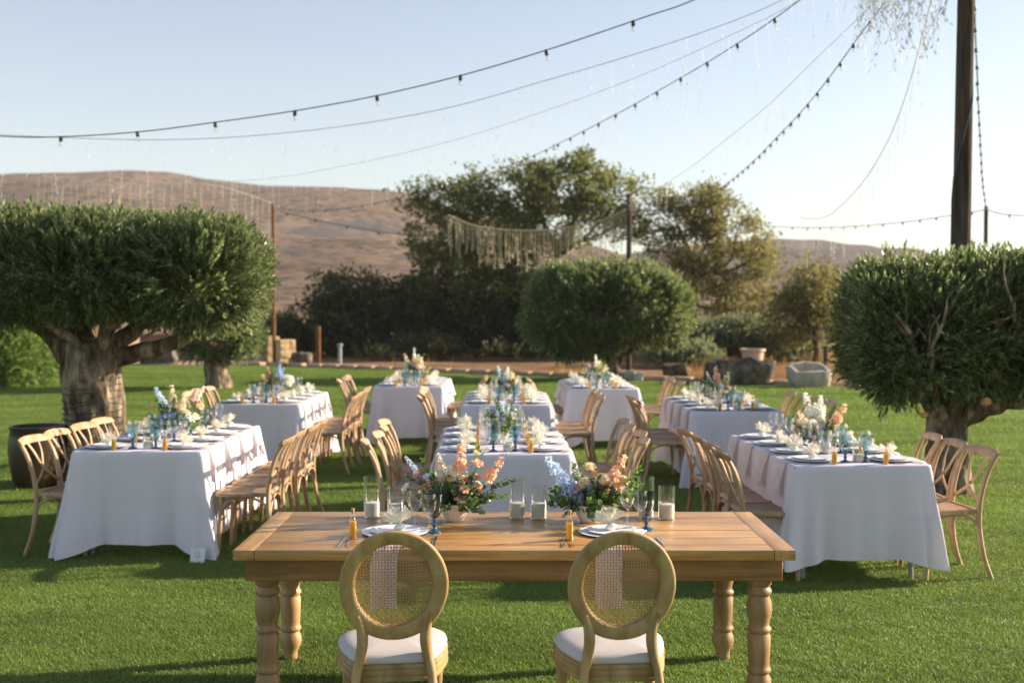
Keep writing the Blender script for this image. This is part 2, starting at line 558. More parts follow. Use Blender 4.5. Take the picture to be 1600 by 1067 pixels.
def cloth_mat():
    """white cotton: faint weave, soft wrinkles, pressed fold lines across the middle"""
    m, nt, b, out = new_mat('white tablecloth cotton')
    b.inputs['Base Color'].default_value = (.85, .795, .865, 1)
    b.inputs['Roughness'].default_value = .9
    b.inputs['Specular IOR Level'].default_value = .15
    co = coords(nt)
    n1 = nd(nt, 'ShaderNodeTexNoise', i_Scale=5.0, i_Detail=5.0, i_Roughness=.55, i_Distortion=.4)
    nt.links.new(co, n1.inputs['Vector'])
    bp = nd(nt, 'ShaderNodeBump', i_Strength=.35, i_Distance=.02)
    nt.links.new(n1.outputs['Fac'], bp.inputs['Height'])
    sx = nd(nt, 'ShaderNodeSeparateXYZ')
    nt.links.new(co, sx.inputs[0])
    def crease(sock, val):
        a = nd(nt, 'ShaderNodeMath', operation='SUBTRACT', i_1=val)
        nt.links.new(sock, a.inputs[0])
        c = nd(nt, 'ShaderNodeMath', operation='ABSOLUTE'); nt.links.new(a.outputs[0], c.inputs[0])
        d = nd(nt, 'ShaderNodeMapRange', i_1=0.0, i_2=.006, i_3=1.0, i_4=0.0); nt.links.new(c.outputs[0], d.inputs[0])
        return d.outputs[0]
    s1 = crease(sx.outputs[0], .02); s2 = crease(sx.outputs[2], .43)
    ad = nd(nt, 'ShaderNodeMath', operation='ADD')
    nt.links.new(s1, ad.inputs[0]); nt.links.new(s2, ad.inputs[1])
    b2 = nd(nt, 'ShaderNodeBump', i_Strength=.6, i_Distance=.003)
    nt.links.new(ad.outputs[0], b2.inputs['Height']); nt.links.new(bp.outputs[0], b2.inputs['Normal'])
    nt.links.new(b2.outputs[0], b.inputs['Normal'])
    t = nd(nt, 'ShaderNodeBsdfTranslucent'); t.inputs[0].default_value = (.82, .80, .80, 1)
    mx = nd(nt, 'ShaderNodeMixShader', i_0=.25)
    nt.links.new(b.outputs[0], mx.inputs[1]); nt.links.new(t.outputs[0], mx.inputs[2])
    nt.links.new(mx.outputs[0], out.inputs[0])
    return m
M['cloth'] = cloth_mat()
for nm, c in dict(peach=(.86, .60, .43), apricot=(.83, .57, .32), cream=(.84, .74, .54), white=(.83, .83, .76), blue=(.46, .57, .80),
                  pale_blue=(.66, .75, .85), yellow=(.85, .74, .46), violet=(.36, .37, .58), orange=(.72, .40, .17), dusty=(.68, .48, .40)).items():
    M['p_' + nm] = leaf_mat('petals ' + nm, tuple(x * .85 for x in c), tuple(min(1, x * 1.08) for x in c), .38, .6, .2)
M['euc'] = leaf_mat('eucalyptus leaves', (.07, .12, .065), (.17, .22, .13), .3, .45, .4)
M['ruscus'] = leaf_mat('fresh green leaves', (.06, .13, .025), (.16, .26, .06), .4, .35, .5)

# ================================================================== the setting
from mathutils import noise as mnoise
def nz3(x, y, z=0.0):
    return mnoise.noise(Vector((x, y, z)))

def ground_mat():
    m, nt, b, out = new_mat('dry field soil')
    co = coords(nt)
    n1 = nd(nt, 'ShaderNodeTexNoise', i_Scale=.35, i_Detail=8.0, i_Roughness=.65)
    nt.links.new(co, n1.inputs['Vector'])
    rp = ramp(nt, [(.3, (.10, .062, .036)), (.5, (.22, .135, .07)), (.7, (.34, .22, .12))])
    nt.links.new(n1.outputs['Fac'], rp.inputs[0]); nt.links.new(rp.outputs[0], b.inputs['Base Color'])
    b.inputs['Roughness'].default_value = 1
    b.inputs['Specular IOR Level'].default_value = .05
    n2 = nd(nt, 'ShaderNodeTexNoise', i_Scale=9.0, i_Detail=6.0)
    nt.links.new(co, n2.inputs['Vector'])
    bp = nd(nt, 'ShaderNodeBump', i_Strength=.7, i_Distance=.08)
    nt.links.new(n2.outputs['Fac'], bp.inputs['Height']); nt.links.new(bp.outputs[0], b.inputs['Normal'])
    return m

def lawn_mat():
    m, nt, b, out = new_mat('turf backing')
    co = coords(nt)
    n1 = nd(nt, 'ShaderNodeTexNoise', i_Scale=1.1, i_Detail=4.0)
    nt.links.new(co, n1.inputs['Vector'])
    n2 = nd(nt, 'ShaderNodeTexNoise', i_Scale=55.0, i_Detail=4.0, i_Roughness=.7)
    nt.links.new(co, n2.inputs['Vector'])
    r1 = ramp(nt, [(.3, (.085, .140, .025)), (.7, (.150, .210, .050))])
    nt.links.new(n2.outputs['Fac'], r1.inputs[0])
    mr = nd(nt, 'ShaderNodeMapRange', i_1=.3, i_2=.7, i_3=.85, i_4=1.15)
    nt.links.new(n1.outputs['Fac'], mr.inputs[0])
    hs = nd(nt, 'ShaderNodeHueSaturation')
    nt.links.new(mr.outputs[0], hs.inputs['Value']); nt.links.new(r1.outputs[0], hs.inputs['Color'])
    nt.links.new(hs.outputs[0], b.inputs['Base Color'])
    b.inputs['Roughness'].default_value = .9
    b.inputs['Specular IOR Level'].default_value = .1
    bp = nd(nt, 'ShaderNodeBump', i_Strength=.8, i_Distance=.02)
    nt.links.new(n2.outputs['Fac'], bp.inputs['Height']); nt.links.new(bp.outputs[0], b.inputs['Normal'])
    return m

def hill_mat(name, a, bcol, c, rock):
    m, nt, b, out = new_mat(name)
    co = coords(nt)
    n1 = nd(nt, 'ShaderNodeTexNoise', i_Scale=.018, i_Detail=9.0, i_Roughness=.62, i_Distortion=.5)
    nt.links.new(co, n1.inputs['Vector'])
    rp = ramp(nt, [(.3, a), (.5, bcol), (.7, c)])
    nt.links.new(n1.outputs['Fac'], rp.inputs[0])
    n2 = nd(nt, 'ShaderNodeTexNoise', i_Scale=.30, i_Detail=6.0, i_Roughness=.75)
    nt.links.new(co, n2.inputs['Vector'])
    r2 = ramp(nt, [(.50, (0, 0, 0)), (.62, (.75, .75, .75))])
    nt.links.new(n2.outputs['Fac'], r2.inputs[0])
    mx = nd(nt, 'ShaderNodeMixRGB'); mx.inputs[2].default_value = (*[x * .42 for x in a], 1)
    nt.links.new(r2.outputs[0], mx.inputs[0]); nt.links.new(rp.outputs[0], mx.inputs[1])
    vo = nd(nt, 'ShaderNodeTexVoronoi', i_Scale=.21, i_Randomness=1.0)
    nt.links.new(co, vo.inputs['Vector'])
    rv = ramp(nt, [(.26, (.8, .8, .8)), (.50, (0, 0, 0))])
    nt.links.new(vo.outputs['Distance'], rv.inputs[0])
    mv = nd(nt, 'ShaderNodeMixRGB'); mv.inputs[2].default_value = (.075, .070, .048, 1)
    nt.links.new(rv.outputs[0], mv.inputs[0]); nt.links.new(mx.outputs[0], mv.inputs[1])
    mx = mv
    co3 = coords(nt, (1, 1, 2.6))
    n3 = nd(nt, 'ShaderNodeTexNoise', i_Scale=.022, i_Detail=7.0, i_Roughness=.6)
    nt.links.new(co3, n3.inputs['Vector'])
    r3 = ramp(nt, [(.57, (0, 0, 0)), (.64, (.8, .8, .8))])
    nt.links.new(n3.outputs['Fac'], r3.inputs[0])
    m2 = nd(nt, 'ShaderNodeMixRGB'); m2.inputs[2].default_value = (*rock, 1)
    nt.links.new(r3.outputs[0], m2.inputs[0]); nt.links.new(mx.outputs[0], m2.inputs[1])
    nt.links.new(m2.outputs[0], b.inputs['Base Color'])
    b.inputs['Roughness'].default_value = 1
    b.inputs['Specular IOR Level'].default_value = 0
    bp = nd(nt, 'ShaderNodeBump', i_Strength=1.0, i_Distance=3.5)
    nt.links.new(n2.outputs['Fac'], bp.inputs['Height']); nt.links.new(bp.outputs[0], b.inputs['Normal'])
    return m

g = MB().grid(lambda u, v: (-3000 + 6000 * u, -400 + 4000 * v, -.03), 4, 4).build('ground', ground_mat(), None, False)
tag(g, 'dry brown field beyond the lawn', 'ground', kind='structure')

LAWN = [(-40, -12), (40, -12), (40, 21), (12, 23.2), (7.28, 25.9), (0, 30.8), (-6.3, 35), (-8.5, 36.2), (-14, 37),
        (-13.6, 33), (-12.2, 27), (-13.5, 20), (-40, 18)]
lawn = MB().add([(x, y, 0) for x, y in LAWN], [tuple(range(len(LAWN)))]).build('lawn', lawn_mat(), None, False)
tag(lawn, 'short green artificial lawn under the tables', 'lawn', kind='structure')

# ---- turf blades, thinner with distance
def tuft_object():
    rng = np.random.default_rng(5)
    V, F = [], []
    for k in range(30):
        a, r = rng.uniform(0, 2 * PI), .055 * math.sqrt(rng.uniform())
        bx, by = r * math.cos(a), r * math.sin(a)
        h, w = rng.uniform(.008, .018), rng.uniform(.0009, .0017)
        d, l = rng.uniform(0, 2 * PI), rng.uniform(.004, .018)
        tx, ty = -math.sin(d) * w, math.cos(d) * w
        lx, ly = math.cos(d) * l, math.sin(d) * l
        n = len(V)
        V += [(bx - tx, by - ty, 0), (bx + tx, by + ty, 0), (bx + lx * .35 + tx, by + ly * .35 + ty, h * .6), (bx + lx * .35 - tx, by + ly * .35 - ty, h * .6),
              (bx + lx + tx * .25, by + ly + ty * .25, h), (bx + lx - tx * .25, by + ly - ty * .25, h)]
        F += [(n, n + 1, n + 2, n + 3), (n + 3, n + 2, n + 4, n + 5)]
    return bpy.data.objects.new('turf tuft', np_mesh('turf tuft', V, F, M['turf']))

def in_poly(x, y, P):
    c = False
    for i in range(len(P)):
        (x1, y1), (x2, y2) = P[i], P[i - 1]
        if (y1 > y) != (y2 > y) and x < (x2 - x1) * (y - y1) / (y2 - y1) + x1:
            c = not c
    return c

def turf():
    V, F, dens, tsc = [], [], [], []
    y = 3.2
    while y < 36.6:
        st = .35 + max(0, y - 8) * .07
        half = .50 * y + 1.3
        n = int(2 * half / st)
        for i in range(n):
            x = -half + (i + .5) * st
            if in_poly(x - st / 2, y + st, LAWN) and in_poly(x + st / 2, y + st, LAWN) and in_poly(x, y, LAWN):
                k = len(V)
                V += [(x - st / 2, y, .001), (x + st / 2, y, .001), (x + st / 2, y + st, .001), (x - st / 2, y + st, .001)]
                F.append((k, k + 1, k + 2, k + 3))
                s = 1 if y < 7.5 else min(2.6, 1 + (y - 7.5) * .10)
                dens += [1250 / s ** 2.3] * 4
                tsc += [s] * 4
        y += st
    me = np_mesh('turf_blades', V, F, M['turf'])
    for nm, arr in (('dens', dens), ('tsc', tsc)):
        a = me.attributes.new(nm, 'FLOAT', 'POINT')
        a.data.foreach_set('value', np.array(arr, np.float32))
    o = link('turf_blades', me)
    tag(o, 'fine green blades of the artificial turf', 'grass', kind='stuff')
    ng = bpy.data.node_groups.new('turf', 'GeometryNodeTree')
    ng.interface.new_socket('Geometry', in_out='INPUT', socket_type='NodeSocketGeometry')
    ng.interface.new_socket('Geometry', in_out='OUTPUT', socket_type='NodeSocketGeometry')
    N, L = ng.nodes, ng.links
    gi, go = N.new('NodeGroupInput'), N.new('NodeGroupOutput')
    dp = N.new('GeometryNodeDistributePointsOnFaces')
    na = N.new('GeometryNodeInputNamedAttribute'); na.data_type = 'FLOAT'; na.inputs['Name'].default_value = 'dens'
    ns = N.new('GeometryNodeInputNamedAttribute'); ns.data_type = 'FLOAT'; ns.inputs['Name'].default_value = 'tsc'
    oi = N.new('GeometryNodeObjectInfo'); oi.inputs['Object'].default_value = tuft_object(); oi.transform_space = 'ORIGINAL'
    ip = N.new('GeometryNodeInstanceOnPoints')
    rv = N.new('FunctionNodeRandomValue'); rv.data_type = 'FLOAT_VECTOR'
    rv.inputs[0].default_value = (-.12, -.12, 0); rv.inputs[1].default_value = (.12, .12, 6.283)
    rs = N.new('FunctionNodeRandomValue'); rs.data_type = 'FLOAT'
    rs.inputs[2].default_value = .75; rs.inputs[3].default_value = 1.25
    mu = N.new('ShaderNodeMath'); mu.operation = 'MULTIPLY'
    L.new(gi.outputs[0], dp.inputs['Mesh']); L.new(na.outputs[0], dp.inputs['Density'])
    L.new(dp.outputs['Points'], ip.inputs['Points']); L.new(oi.outputs['Geometry'], ip.inputs['Instance'])
    L.new(rv.outputs[0], ip.inputs['Rotation'])
    L.new(ns.outputs[0], mu.inputs[0]); L.new(rs.outputs[1], mu.inputs[1])
    L.new(mu.outputs[0], ip.inputs['Scale'])
    L.new(ip.outputs[0], go.inputs[0])
    md = o.modifiers.new('turf', 'NODES'); md.node_group = ng
turf()

# ---- hills
def interp(P, x):
    for (a, b), (c, d) in zip(P, P[1:]):
        if a <= x <= c:
            t = (x - a) / (c - a); t = t * t * (3 - 2 * t) * .5 + t * .5
            return b + (d - b) * t
    return P[0][1] if x < P[0][0] else P[-1][1]

def hill(name, label, ridge, Yr, Yf, mat, seed, x0, x1, rough):
    nu, nv = 240, 56
    def fn(u, v):
        px = x0 + (x1 - x0) * u
        t = v * 1.35
        Y = Yf + (Yr - Yf) * t
        X = (px - 800) / FPX * (Yr * .5 + Y * .5)
        prof = math.sin(min(t, 1) * PI / 2) ** .9 if t <= 1 else 1 - (t - 1) ** 2 * 2.2
        hr = 1.76 + (484 - interp(ridge, px)) / FPX * Y     # climbs evenly to the skyline
        n = 0
        for k, amp in ((60, 1.0), (28, .5), (12, .22)):
            n += amp * nz3(X / (k * 1.4), Y / k, seed)
        env = math.sin(min(max(t, 0), 1.0) * PI) ** .7 if t < 1 else 0
        z = hr * prof + n * rough * env * Y / Yr - .4 * (t < .03)
        return (X, Y, z)
    o = MB().grid(fn, nu, nv).build(name, mat, None, True, 180)
    tag(o, label, 'hill', kind='structure')

hill('hill', 'dry brown hillside rising behind the clipped olive trees',
     [(-900, 330), (-500, 300), (-200, 288), (0, 279), (100, 271), (200, 267), (260, 270), (330, 282), (420, 291), (520, 293), (590, 298),
      (640, 304), (720, 330), (800, 352), (900, 384), (1000, 420), (1150, 452), (1300, 484)], 620, 130,
     hill_mat('hill scrub', (.19, .130, .096), (.30, .208, .150), (.39, .28, .20), (.145, .132, .138)), 3, -900, 1300, 7)
hill('hill', 'low mauve hill on the skyline behind the right olive tree',
     [(300, 484), (600, 460), (800, 430), (950, 400), (1080, 384), (1190, 375), (1250, 379), (1330, 387), (1420, 401), (1500, 412), (1600, 424),
      (1800, 440), (2300, 462), (2700, 478)], 1100, 320,
     hill_mat('far hill scrub', (.13, .095, .08), (.20, .145, .115), (.27, .195, .15), (.10, .095, .10)), 9, 300, 2700, 10)

# ---- kerb stones along the far lawn edge
def rough_block(d, seed, amp=.06, cuts=2):
    bm = bmesh.new()
    bmesh.ops.create_cube(bm, size=1)
    bmesh.ops.subdivide_edges(bm, edges=list(bm.edges), cuts=cuts, use_grid_fill=True)
    for v in bm.verts:
        p = v.co.copy()
        q = p.normalized() * .62
        p = p.lerp(q, .22)
        p += Vector((nz3(p.x * 2 + seed, p.y * 2, p.z * 2), nz3(p.x * 2, p.y * 2 + seed, p.z * 2 + 5), nz3(p.x * 2 + 9, p.y * 2, p.z * 2 + seed))) * amp
        v.co = Vector((p.x * d[0], p.y * d[1], p.z * d[2]))
    bm.verts.index_update()
    m = MB().add([v.co for v in bm.verts], [[v.index for v in f.verts] for f in bm.faces])
    bm.free()
    return m

kerb = thing('kerb', 'pale stone kerb along the far edge of the lawn', 'kerb', (0, 0, 0))
tag(kerb, kind='structure')
kmesh = [rough_block((.62, .30, .16), s, .10).mesh('kerb_stone', M['paving'], True, 60) for s in range(4)]
edge = [(-13.5, 36.9), (-8.5, 36.2), (-6.3, 35), (0, 30.8), (7.28, 25.9), (12, 23.2), (16, 22.8)]
cnt = 0
for (xa, ya), (xb, yb) in zip(edge, edge[1:]):
    L_ = math.hypot(xb - xa, yb - ya)
    n = int(L_ / .64)
    for k in range(n):
        t = (k + .5) / n
        if -12.7 < xa + (xb - xa) * t < -8.2:
            continue
        link('kerb_stone', kmesh[cnt % 4], kerb, (xa + (xb - xa) * t, ya + (yb - ya) * t + .1, .03), (0, 0, math.atan2(yb - ya, xb - xa)))
        cnt += 1

pv = MB().add([(-12.9, 36.6, .012), (-8.2, 35.9, .012), (-8.4, 43, .012), (-13.5, 43, .012)], [(0, 1, 2, 3)]).build('pavement', M['paving'], None, False)
tag(pv, 'terracotta paved path leading between the stone walls', 'pavement', kind='structure')

# ---- dry grass beyond the lawn
def dry_grass():
    rng = np.random.default_rng(8)
    n = 17000
    Y = 24 + rng.uniform(0, 1, n) ** 1.4 * 55
    X = rng.uniform(-.42, .55, n) * Y
    edgeY = np.interp(X, [-40, -14, -8.5, -6.3, 0, 7.28, 12, 40], [37, 37, 36.4, 35.2, 31, 26.1, 23.4, 21.2])
    clump = np.array([nz3(a * .35, b * .35, 3) for a, b in zip(X, Y)])
    k = (Y > edgeY + .35) & (clump > np.where(X < 3.2, .22, -.02)) & ~((X < -7.4) & (Y < 46) & (X > -17)) & ~((np.abs(X - 5.5) < 1.1) & (np.abs(Y - 27.3) < .75)) & ~((np.abs(X - 6.7) < .7) & (np.abs(Y - 25.7) < .6))
    X, Y = X[k], Y[k]; n = len(X)
    protos = []
    for p in range(4):
        V, F = [], []
        for b in range(9):
            a = rng.uniform(0, 2 * PI); r = rng.uniform(0, .07); h = rng.uniform(.25, 1.0); l = rng.uniform(.05, .35); w = .012
            c, s = math.cos(a), math.sin(a)
            i = len(V)
            V += [(r * c - s * w, r * s + c * w, 0), (r * c + s * w, r * s - c * w, 0), (r * c + c * l + s * w * .4, r * s + s * l - c * w * .4, h), (r * c + c * l - s * w * .4, r * s + s * l + c * w * .4, h)]
            F.append((i, i + 1, i + 2, i + 3))
        protos.append((np.array(V), np.array(F)))
    pos = np.stack([X, Y, np.full(n, -.03)], 1)
    Mt = rot_to(np.tile([[0, 0, 1.]], (n, 1)) + rng.normal(0, .1, (n, 3)), rng.uniform(0, 6.28, n))
    V, F = scatter(protos, rng.integers(0, 4, n), pos, Mt, rng.uniform(.18, .5, n))
    tag(link('dry_grass', np_mesh('dry_grass', V, F, M['dry'])), 'tall dry golden grass beyond the lawn edge', 'grass', kind='stuff')
dry_grass()

# ================================================================== trees
def leaf_quad(L, W, bend=.15):
    return [(0, 0, 0), (W, -bend * L * .2, L * .5), (0, -bend * L, L), (-W, -bend * L * .2, L * .5)]

def sprigs(rng, k, length, nleaf, L, W, spread):
    """k little twigs with narrow leaves in pairs"""
    out = []
    for _ in range(k):
        V, F = [], []
        for j in range(nleaf):
            t = (j + 1) / nleaf
            a = j * 2.4 + rng.uniform(-.4, .4)
            tilt = spread * rng.uniform(.6, 1.25) * (1.1 - .55 * t)
            l = L * rng.uniform(.7, 1.15)
            q = np.array(leaf_quad(l, W * rng.uniform(.8, 1.2), rng.uniform(0, .3)))
            ct, st = math.cos(tilt), math.sin(tilt)
            x, y, z = q[:, 0], q[:, 1], q[:, 2]
            y2, z2 = y * ct + z * st, z * ct - y * st
            ca, sa = math.cos(a), math.sin(a)
            q = np.stack([x * ca - y2 * sa, x * sa + y2 * ca, z2 + t * length], 1)
            n = len(V)
            V += q.tolist()
            F.append((n, n + 1, n + 2, n + 3))
        w = .0025
        n = len(V)
        V += [(-w, 0, 0), (w, 0, 0), (w, 0, length), (-w, 0, length)]
        F.append((n, n + 1, n + 2, n + 3))
        out.append((np.array(V), np.array(F)))
    return out

def boxy(rng, n, c, r, e=.55, shell=.25, flat_top=False):
    """points near the skin of a rounded box-like lobe, with outward directions"""
    d = rng.normal(0, 1, (n, 3)); d /= np.linalg.norm(d, axis=1, keepdims=True)
    p = np.sign(d) * np.abs(d) ** e
    k = (np.abs(p) ** (2 / e * .5)).sum(1) ** (-e * .5)
    p = p * k[:, None]
    p /= np.maximum(1e-6, (np.abs(p) ** 2.45).sum(1) ** (1 / 2.45))[:, None]
    depth = 1 - shell * rng.uniform(0, 1, n) ** 1.6
    q = p * depth[:, None]
    lump = np.array([nz3(a * 2.3 * r[0] + c[0], b * 2.3 * r[1], g_ * 2.3 * r[2] + 4) for a, b, g_ in p])
    lump2 = np.array([nz3(a * 6 * r[0] + c[0], b * 6 * r[1], g_ * 6 * r[2] + 9) for a, b, g_ in p])
    q *= (1 + .21 * lump + .09 * lump2)[:, None]
    return np.array(c) + q * np.array(r), p * np.array([1 / r[0], 1 / r[1], 1 / r[2]]) * max(r)

def limb(m, a, b, r0, r1, rng, bend=.12, n=7, seg=9):
    a, b = Vector(a), Vector(b)
    off = Vector(rng.normal(0, 1, 3)) * (b - a).length * bend
    pts, rr = [], []
    for i in range(n + 1):
        t = i / n
        p = a.lerp(b, t) + off * math.sin(t * PI) + Vector(rng.normal(0, 1, 3)) * (b - a).length * .012
        pts.append(p); rr.append((r0 + (r1 - r0) * t) * (1 + rng.normal(0, .05)))
    m.tube(pts, rr, seg)
    return pts

def gnarled_trunk(base, top, r, seed, rows=44, seg=64, flare=.35, neck=1.0):
    """a thick fluted trunk"""
    V, F = [], []
    b, t_ = Vector(base), Vector(top)
    for i in range(rows + 1):
        t = i / rows
        c = b.lerp(t_, t) + Vector((nz3(t * 1.5, seed) * r * .3, nz3(t * 1.5, seed + 7) * r * .3, 0)) * math.sin(t * PI)
        rad = r * (1 + flare * (1 - t) ** 4 + (neck - 1) * t ** 2)
        for k in range(seg):
            w = 2 * PI * k / seg
            f = 1 + .10 * nz3(math.cos(w) * 1.6, math.sin(w) * 1.6, t * 1.0 + seed) + .085 * nz3(math.cos(w) * 5, math.sin(w) * 5, t * 2.2 + seed) + .055 * nz3(math.cos(w) * 11, math.sin(w) * 11, t * 9 + seed)
            V.append((c.x + math.cos(w) * rad * f, c.y + math.sin(w) * rad * f, c.z))
    for i in range(rows):
        for k in range(seg):
            k2 = (k + 1) % seg
            F.append((i * seg + k, i * seg + k2, (i + 1) * seg + k2, (i + 1) * seg + k))
    F.append(tuple(range(rows * seg, (rows + 1) * seg)))
    return MB().add(V, F)

def olive_tree(label, base, trunk_top, r, lobes, limbs, n_skin, n_core, seed, flare=.35, group='clipped olive trees', L=.046, W=.0070, slen=.13, nleaf=11, neck=1.0, tufts=0, cord=False):
    rng = np.random.default_rng(seed)
    B = Vector(base)
    root = thing('olive_tree', label, 'tree', base, 0, group)
    tr = gnarled_trunk((0, 0, -.05), Vector(trunk_top) - B, r, seed, neck=neck, flare=flare)
    for a, b_, r0, r1 in limbs:
        a, b_ = Vector(a) - B, Vector(b_) - B
        pts = limb(tr, a, b_, r0, r1, rng, .10, 9, 12)
        for k in (5, 7, 9):
            e = pts[k] + Vector(rng.normal(0, .16, 3)) + Vector((0, 0, .2))
            limb(tr, pts[k], e, r1 * .8, r1 * .3, rng, .15, 5, 6)
    tr.build('trunk', M['bark'], root, True, 70)
    protos = sprigs(rng, 8, slen, nleaf, L, W, .75)
    P, D = [], []
    tot = sum(l[1][0] * l[1][1] + l[1][0] * l[1][2] + l[1][1] * l[1][2] for l in lobes)
    for c, rad in lobes:
        wgt = (rad[0] * rad[1] + rad[0] * rad[2] + rad[1] * rad[2]) / tot
        p, d = boxy(rng, int(n_skin * 1.2 * wgt), c, rad, .6, .16)
        f = 3.4 * .046 / L                      # hollows between the leafy shoots
        keep = np.array([nz3(q[0] * f, q[1] * f, q[2] * f) for q in p]) > -.20 + rng.normal(0, .08, len(p))
        p, d = p[keep], d[keep]
        P.append(p); D.append(d + np.array([0, 0, .55]))
        p, d = boxy(rng, int(n_core * wgt), c, rad, .6, .75)
        P.append(p); D.append(d + rng.normal(0, .8, d.shape))
        if tufts:       # young shoots standing up from the clipped top
            k = int(tufts * wgt)
            x = rng.uniform(-.92, .92, (k, 2))
            dome = np.maximum(.02, 1 - (np.abs(x) ** 2.45).sum(1)) ** (1 / 2.45)
            x, dome = x[dome > .3], dome[dome > .3]
            k = len(x)
            dome *= 1 + .16 * np.array([nz3(a * rad[0] * 2.3 + c[0], b * rad[1] * 2.3, 7) for a, b in x])
            p = np.array(c) + np.stack([x[:, 0] * rad[0], x[:, 1] * rad[1], rng.uniform(.90, 1.10, k) * dome * rad[2]], 1)
            P.append(p); D.append(np.tile([[0, 0, 1.]], (k, 1)) + rng.normal(0, .35, (k, 3)))
    P, D = np.concatenate(P), np.concatenate(D)
    D = D + rng.normal(0, .35, D.shape)
    P = P - np.array(base)
    n = len(P)
    V, F = scatter(protos, rng.integers(0, 8, n), P, rot_to(D, rng.uniform(0, 6.28, n)), np.clip(rng.lognormal(0, .22, n), .55, 1.8))
    link('crown', np_mesh('crown', V, F, M['olive']), root)
    return root, rng

S = lambda x, y, Y: tuple(at(x, y, Y))
# left front olive, its trunk wound with light cord
b0 = at(145, 757, 11.5); b0.z = 0
Y0 = 11.5
tree_l, _ = olive_tree('large clipped olive with a thick cord-wound trunk behind the front left table', tuple(b0), S(144, 535, Y0), .285,
    [(S(50, 424, Y0), (.80, .92, .46)), (S(150, 424, Y0 - .2), (.60, .75, .43)), (S(312, 432, Y0 - .1), (.60, .80, .47)), (S(-130, 428, Y0), (.80, .9, .46)), (S(220, 424, Y0 + .1), (.56, .9, .43)), (S(150, 448, Y0 + .1), (.85, .65, .24)), (S(335, 450, Y0 - .05), (.40, .6, .34))],
    [(S(122, 572, Y0), S(-60, 462, Y0), .125, .08), (S(165, 562, Y0), S(265, 482, Y0 + .1), .105, .05), (S(140, 556, Y0 + .1), S(120, 460, Y0 + .6), .13, .06),
     (S(175, 560, Y0), S(345, 480, Y0 - .1), .10, .05), (S(165, 556, Y0 - .12), S(40, 466, Y0 - .35), .075, .04), (S(150, 556, Y0 - .1), S(205, 455, Y0 - .5), .11, .05)],
    21000, 7500, 11, .06, tufts=8000)
ck = MB()
pts = []
turns = 17
for i in range(turns * 26 + 1):
    t = i / (turns * 26)
    w = 2 * PI * turns * t
    z = .10 + 1.10 * t + .05 * nz3(w * .55, 3)
    f = 1.045 + .12 * nz3(math.cos(w) * 1.6, math.sin(w) * 1.6, z * .75 + 11) + .35 * max(0, 1 - z / 1.3) ** 4
    pts.append((.275 * f * math.cos(w), .275 * f * math.sin(w), z))
ck.tube(pts, .0055, 5)
ck.build('wound_cord', M['socket'], tree_l)

# second olive further back
Y1 = 25.2
b1 = at(341, 606, Y1); b1.z = 0
olive_tree('smaller olive with forked trunk on the far lawn beside the stone walls', tuple(b1), S(338, 566, Y1), .26,
    [(S(345, 495, Y1), (.90, .85, .85)), (S(362, 450, Y1), (.66, .75, .55)), (S(315, 455, Y1), (.55, .7, .5))],
    [(S(335, 572, Y1), S(300, 520, Y1), .17, .08), (S(343, 572, Y1), S(385, 520, Y1), .17, .07), (S(340, 570, Y1), S(345, 500, Y1 + .3), .14, .06)],
    6000, 3000, 12, L=.07, W=.012, slen=.2, nleaf=11)

# clipped olive in the middle distance
Y2 = 28.8
b2 = at(962, 592, Y2); b2.z = 0
olive_tree('dome-clipped dark olive in front of the tall loose trees', tuple(b2), S(955, 560, Y2), .17,
    [(S(948, 474, Y2), (1.92, 1.4, .86)), (S(895, 492, Y2), (1.22, 1.1, .74)), (S(1000, 492, Y2), (1.22, 1.1, .72)), (S(915, 535, Y2), (.80, .8, .32))],
    [(S(955, 570, Y2), S(880, 500, Y2), .10, .05), (S(958, 570, Y2), S(1020, 500, Y2), .10, .05), (S(955, 570, Y2), S(950, 470, Y2), .10, .05)],
    11500, 4600, 13, L=.075, W=.013, slen=.2, nleaf=11, tufts=4000)

# right front olive
Y3 = 10.95
b3 = at(1482, 770, Y3); b3.z = 0
tree_r, _ = olive_tree('broad low-clipped olive with dark trunk behind the front right table', tuple(b3), S(1478, 605, Y3), .19,
    [(S(1422, 516, Y3), (.62, .74, .56)), (S(1530, 510, Y3 + .1), (.66, .80, .57)), (S(1630, 510, Y3 - .1), (.60, .78, .55)), (S(1720, 514, Y3), (.72, .85, .54)), (S(1408, 550, Y3), (.46, .62, .42)), (S(1495, 560, Y3), (.56, .62, .32)), (S(1620, 540, Y3 + .1), (.55, .6, .32))],
    [(S(1475, 665, Y3), S(1400, 540, Y3), .11, .05), (S(1490, 660, Y3), S(1640, 625, Y3), .12, .08), (S(1480, 660, Y3), S(1500, 500, Y3), .12, .05),
     (S(1480, 660, Y3 - .1), S(1420, 520, Y3 - .6), .06, .025), (S(1500, 660, Y3 - .1), S(1560, 500, Y3 - .66), .06, .025), (S(1450, 640, Y3 - .3), S(1395, 500, Y3 - .62), .035, .015), (S(1470, 650, Y3 - .3), S(1480, 480, Y3 - .74), .035, .012), (S(1530, 640, Y3 - .3), S(1585, 470, Y3 - .78), .04, .015), (S(1640, 625, Y3), S(1780, 560, Y3), .08, .05)],
    20000, 7000, 14, tufts=6500, neck=.9)
for (px, py, s_) in ((1538, 628, .042), (1441, 649, .028)):
    p = at(px, py, Y3 - .62) - b3
    MB().lathe([(s_ * .9, 0), (s_, .03), (s_ * .8, .06)], 12, top=True).build('pruned_stub', M['cut'], tree_r).location = p
    o = children(tree_r)[-1]; o.rotation_euler = (R(80), 0, R(8))

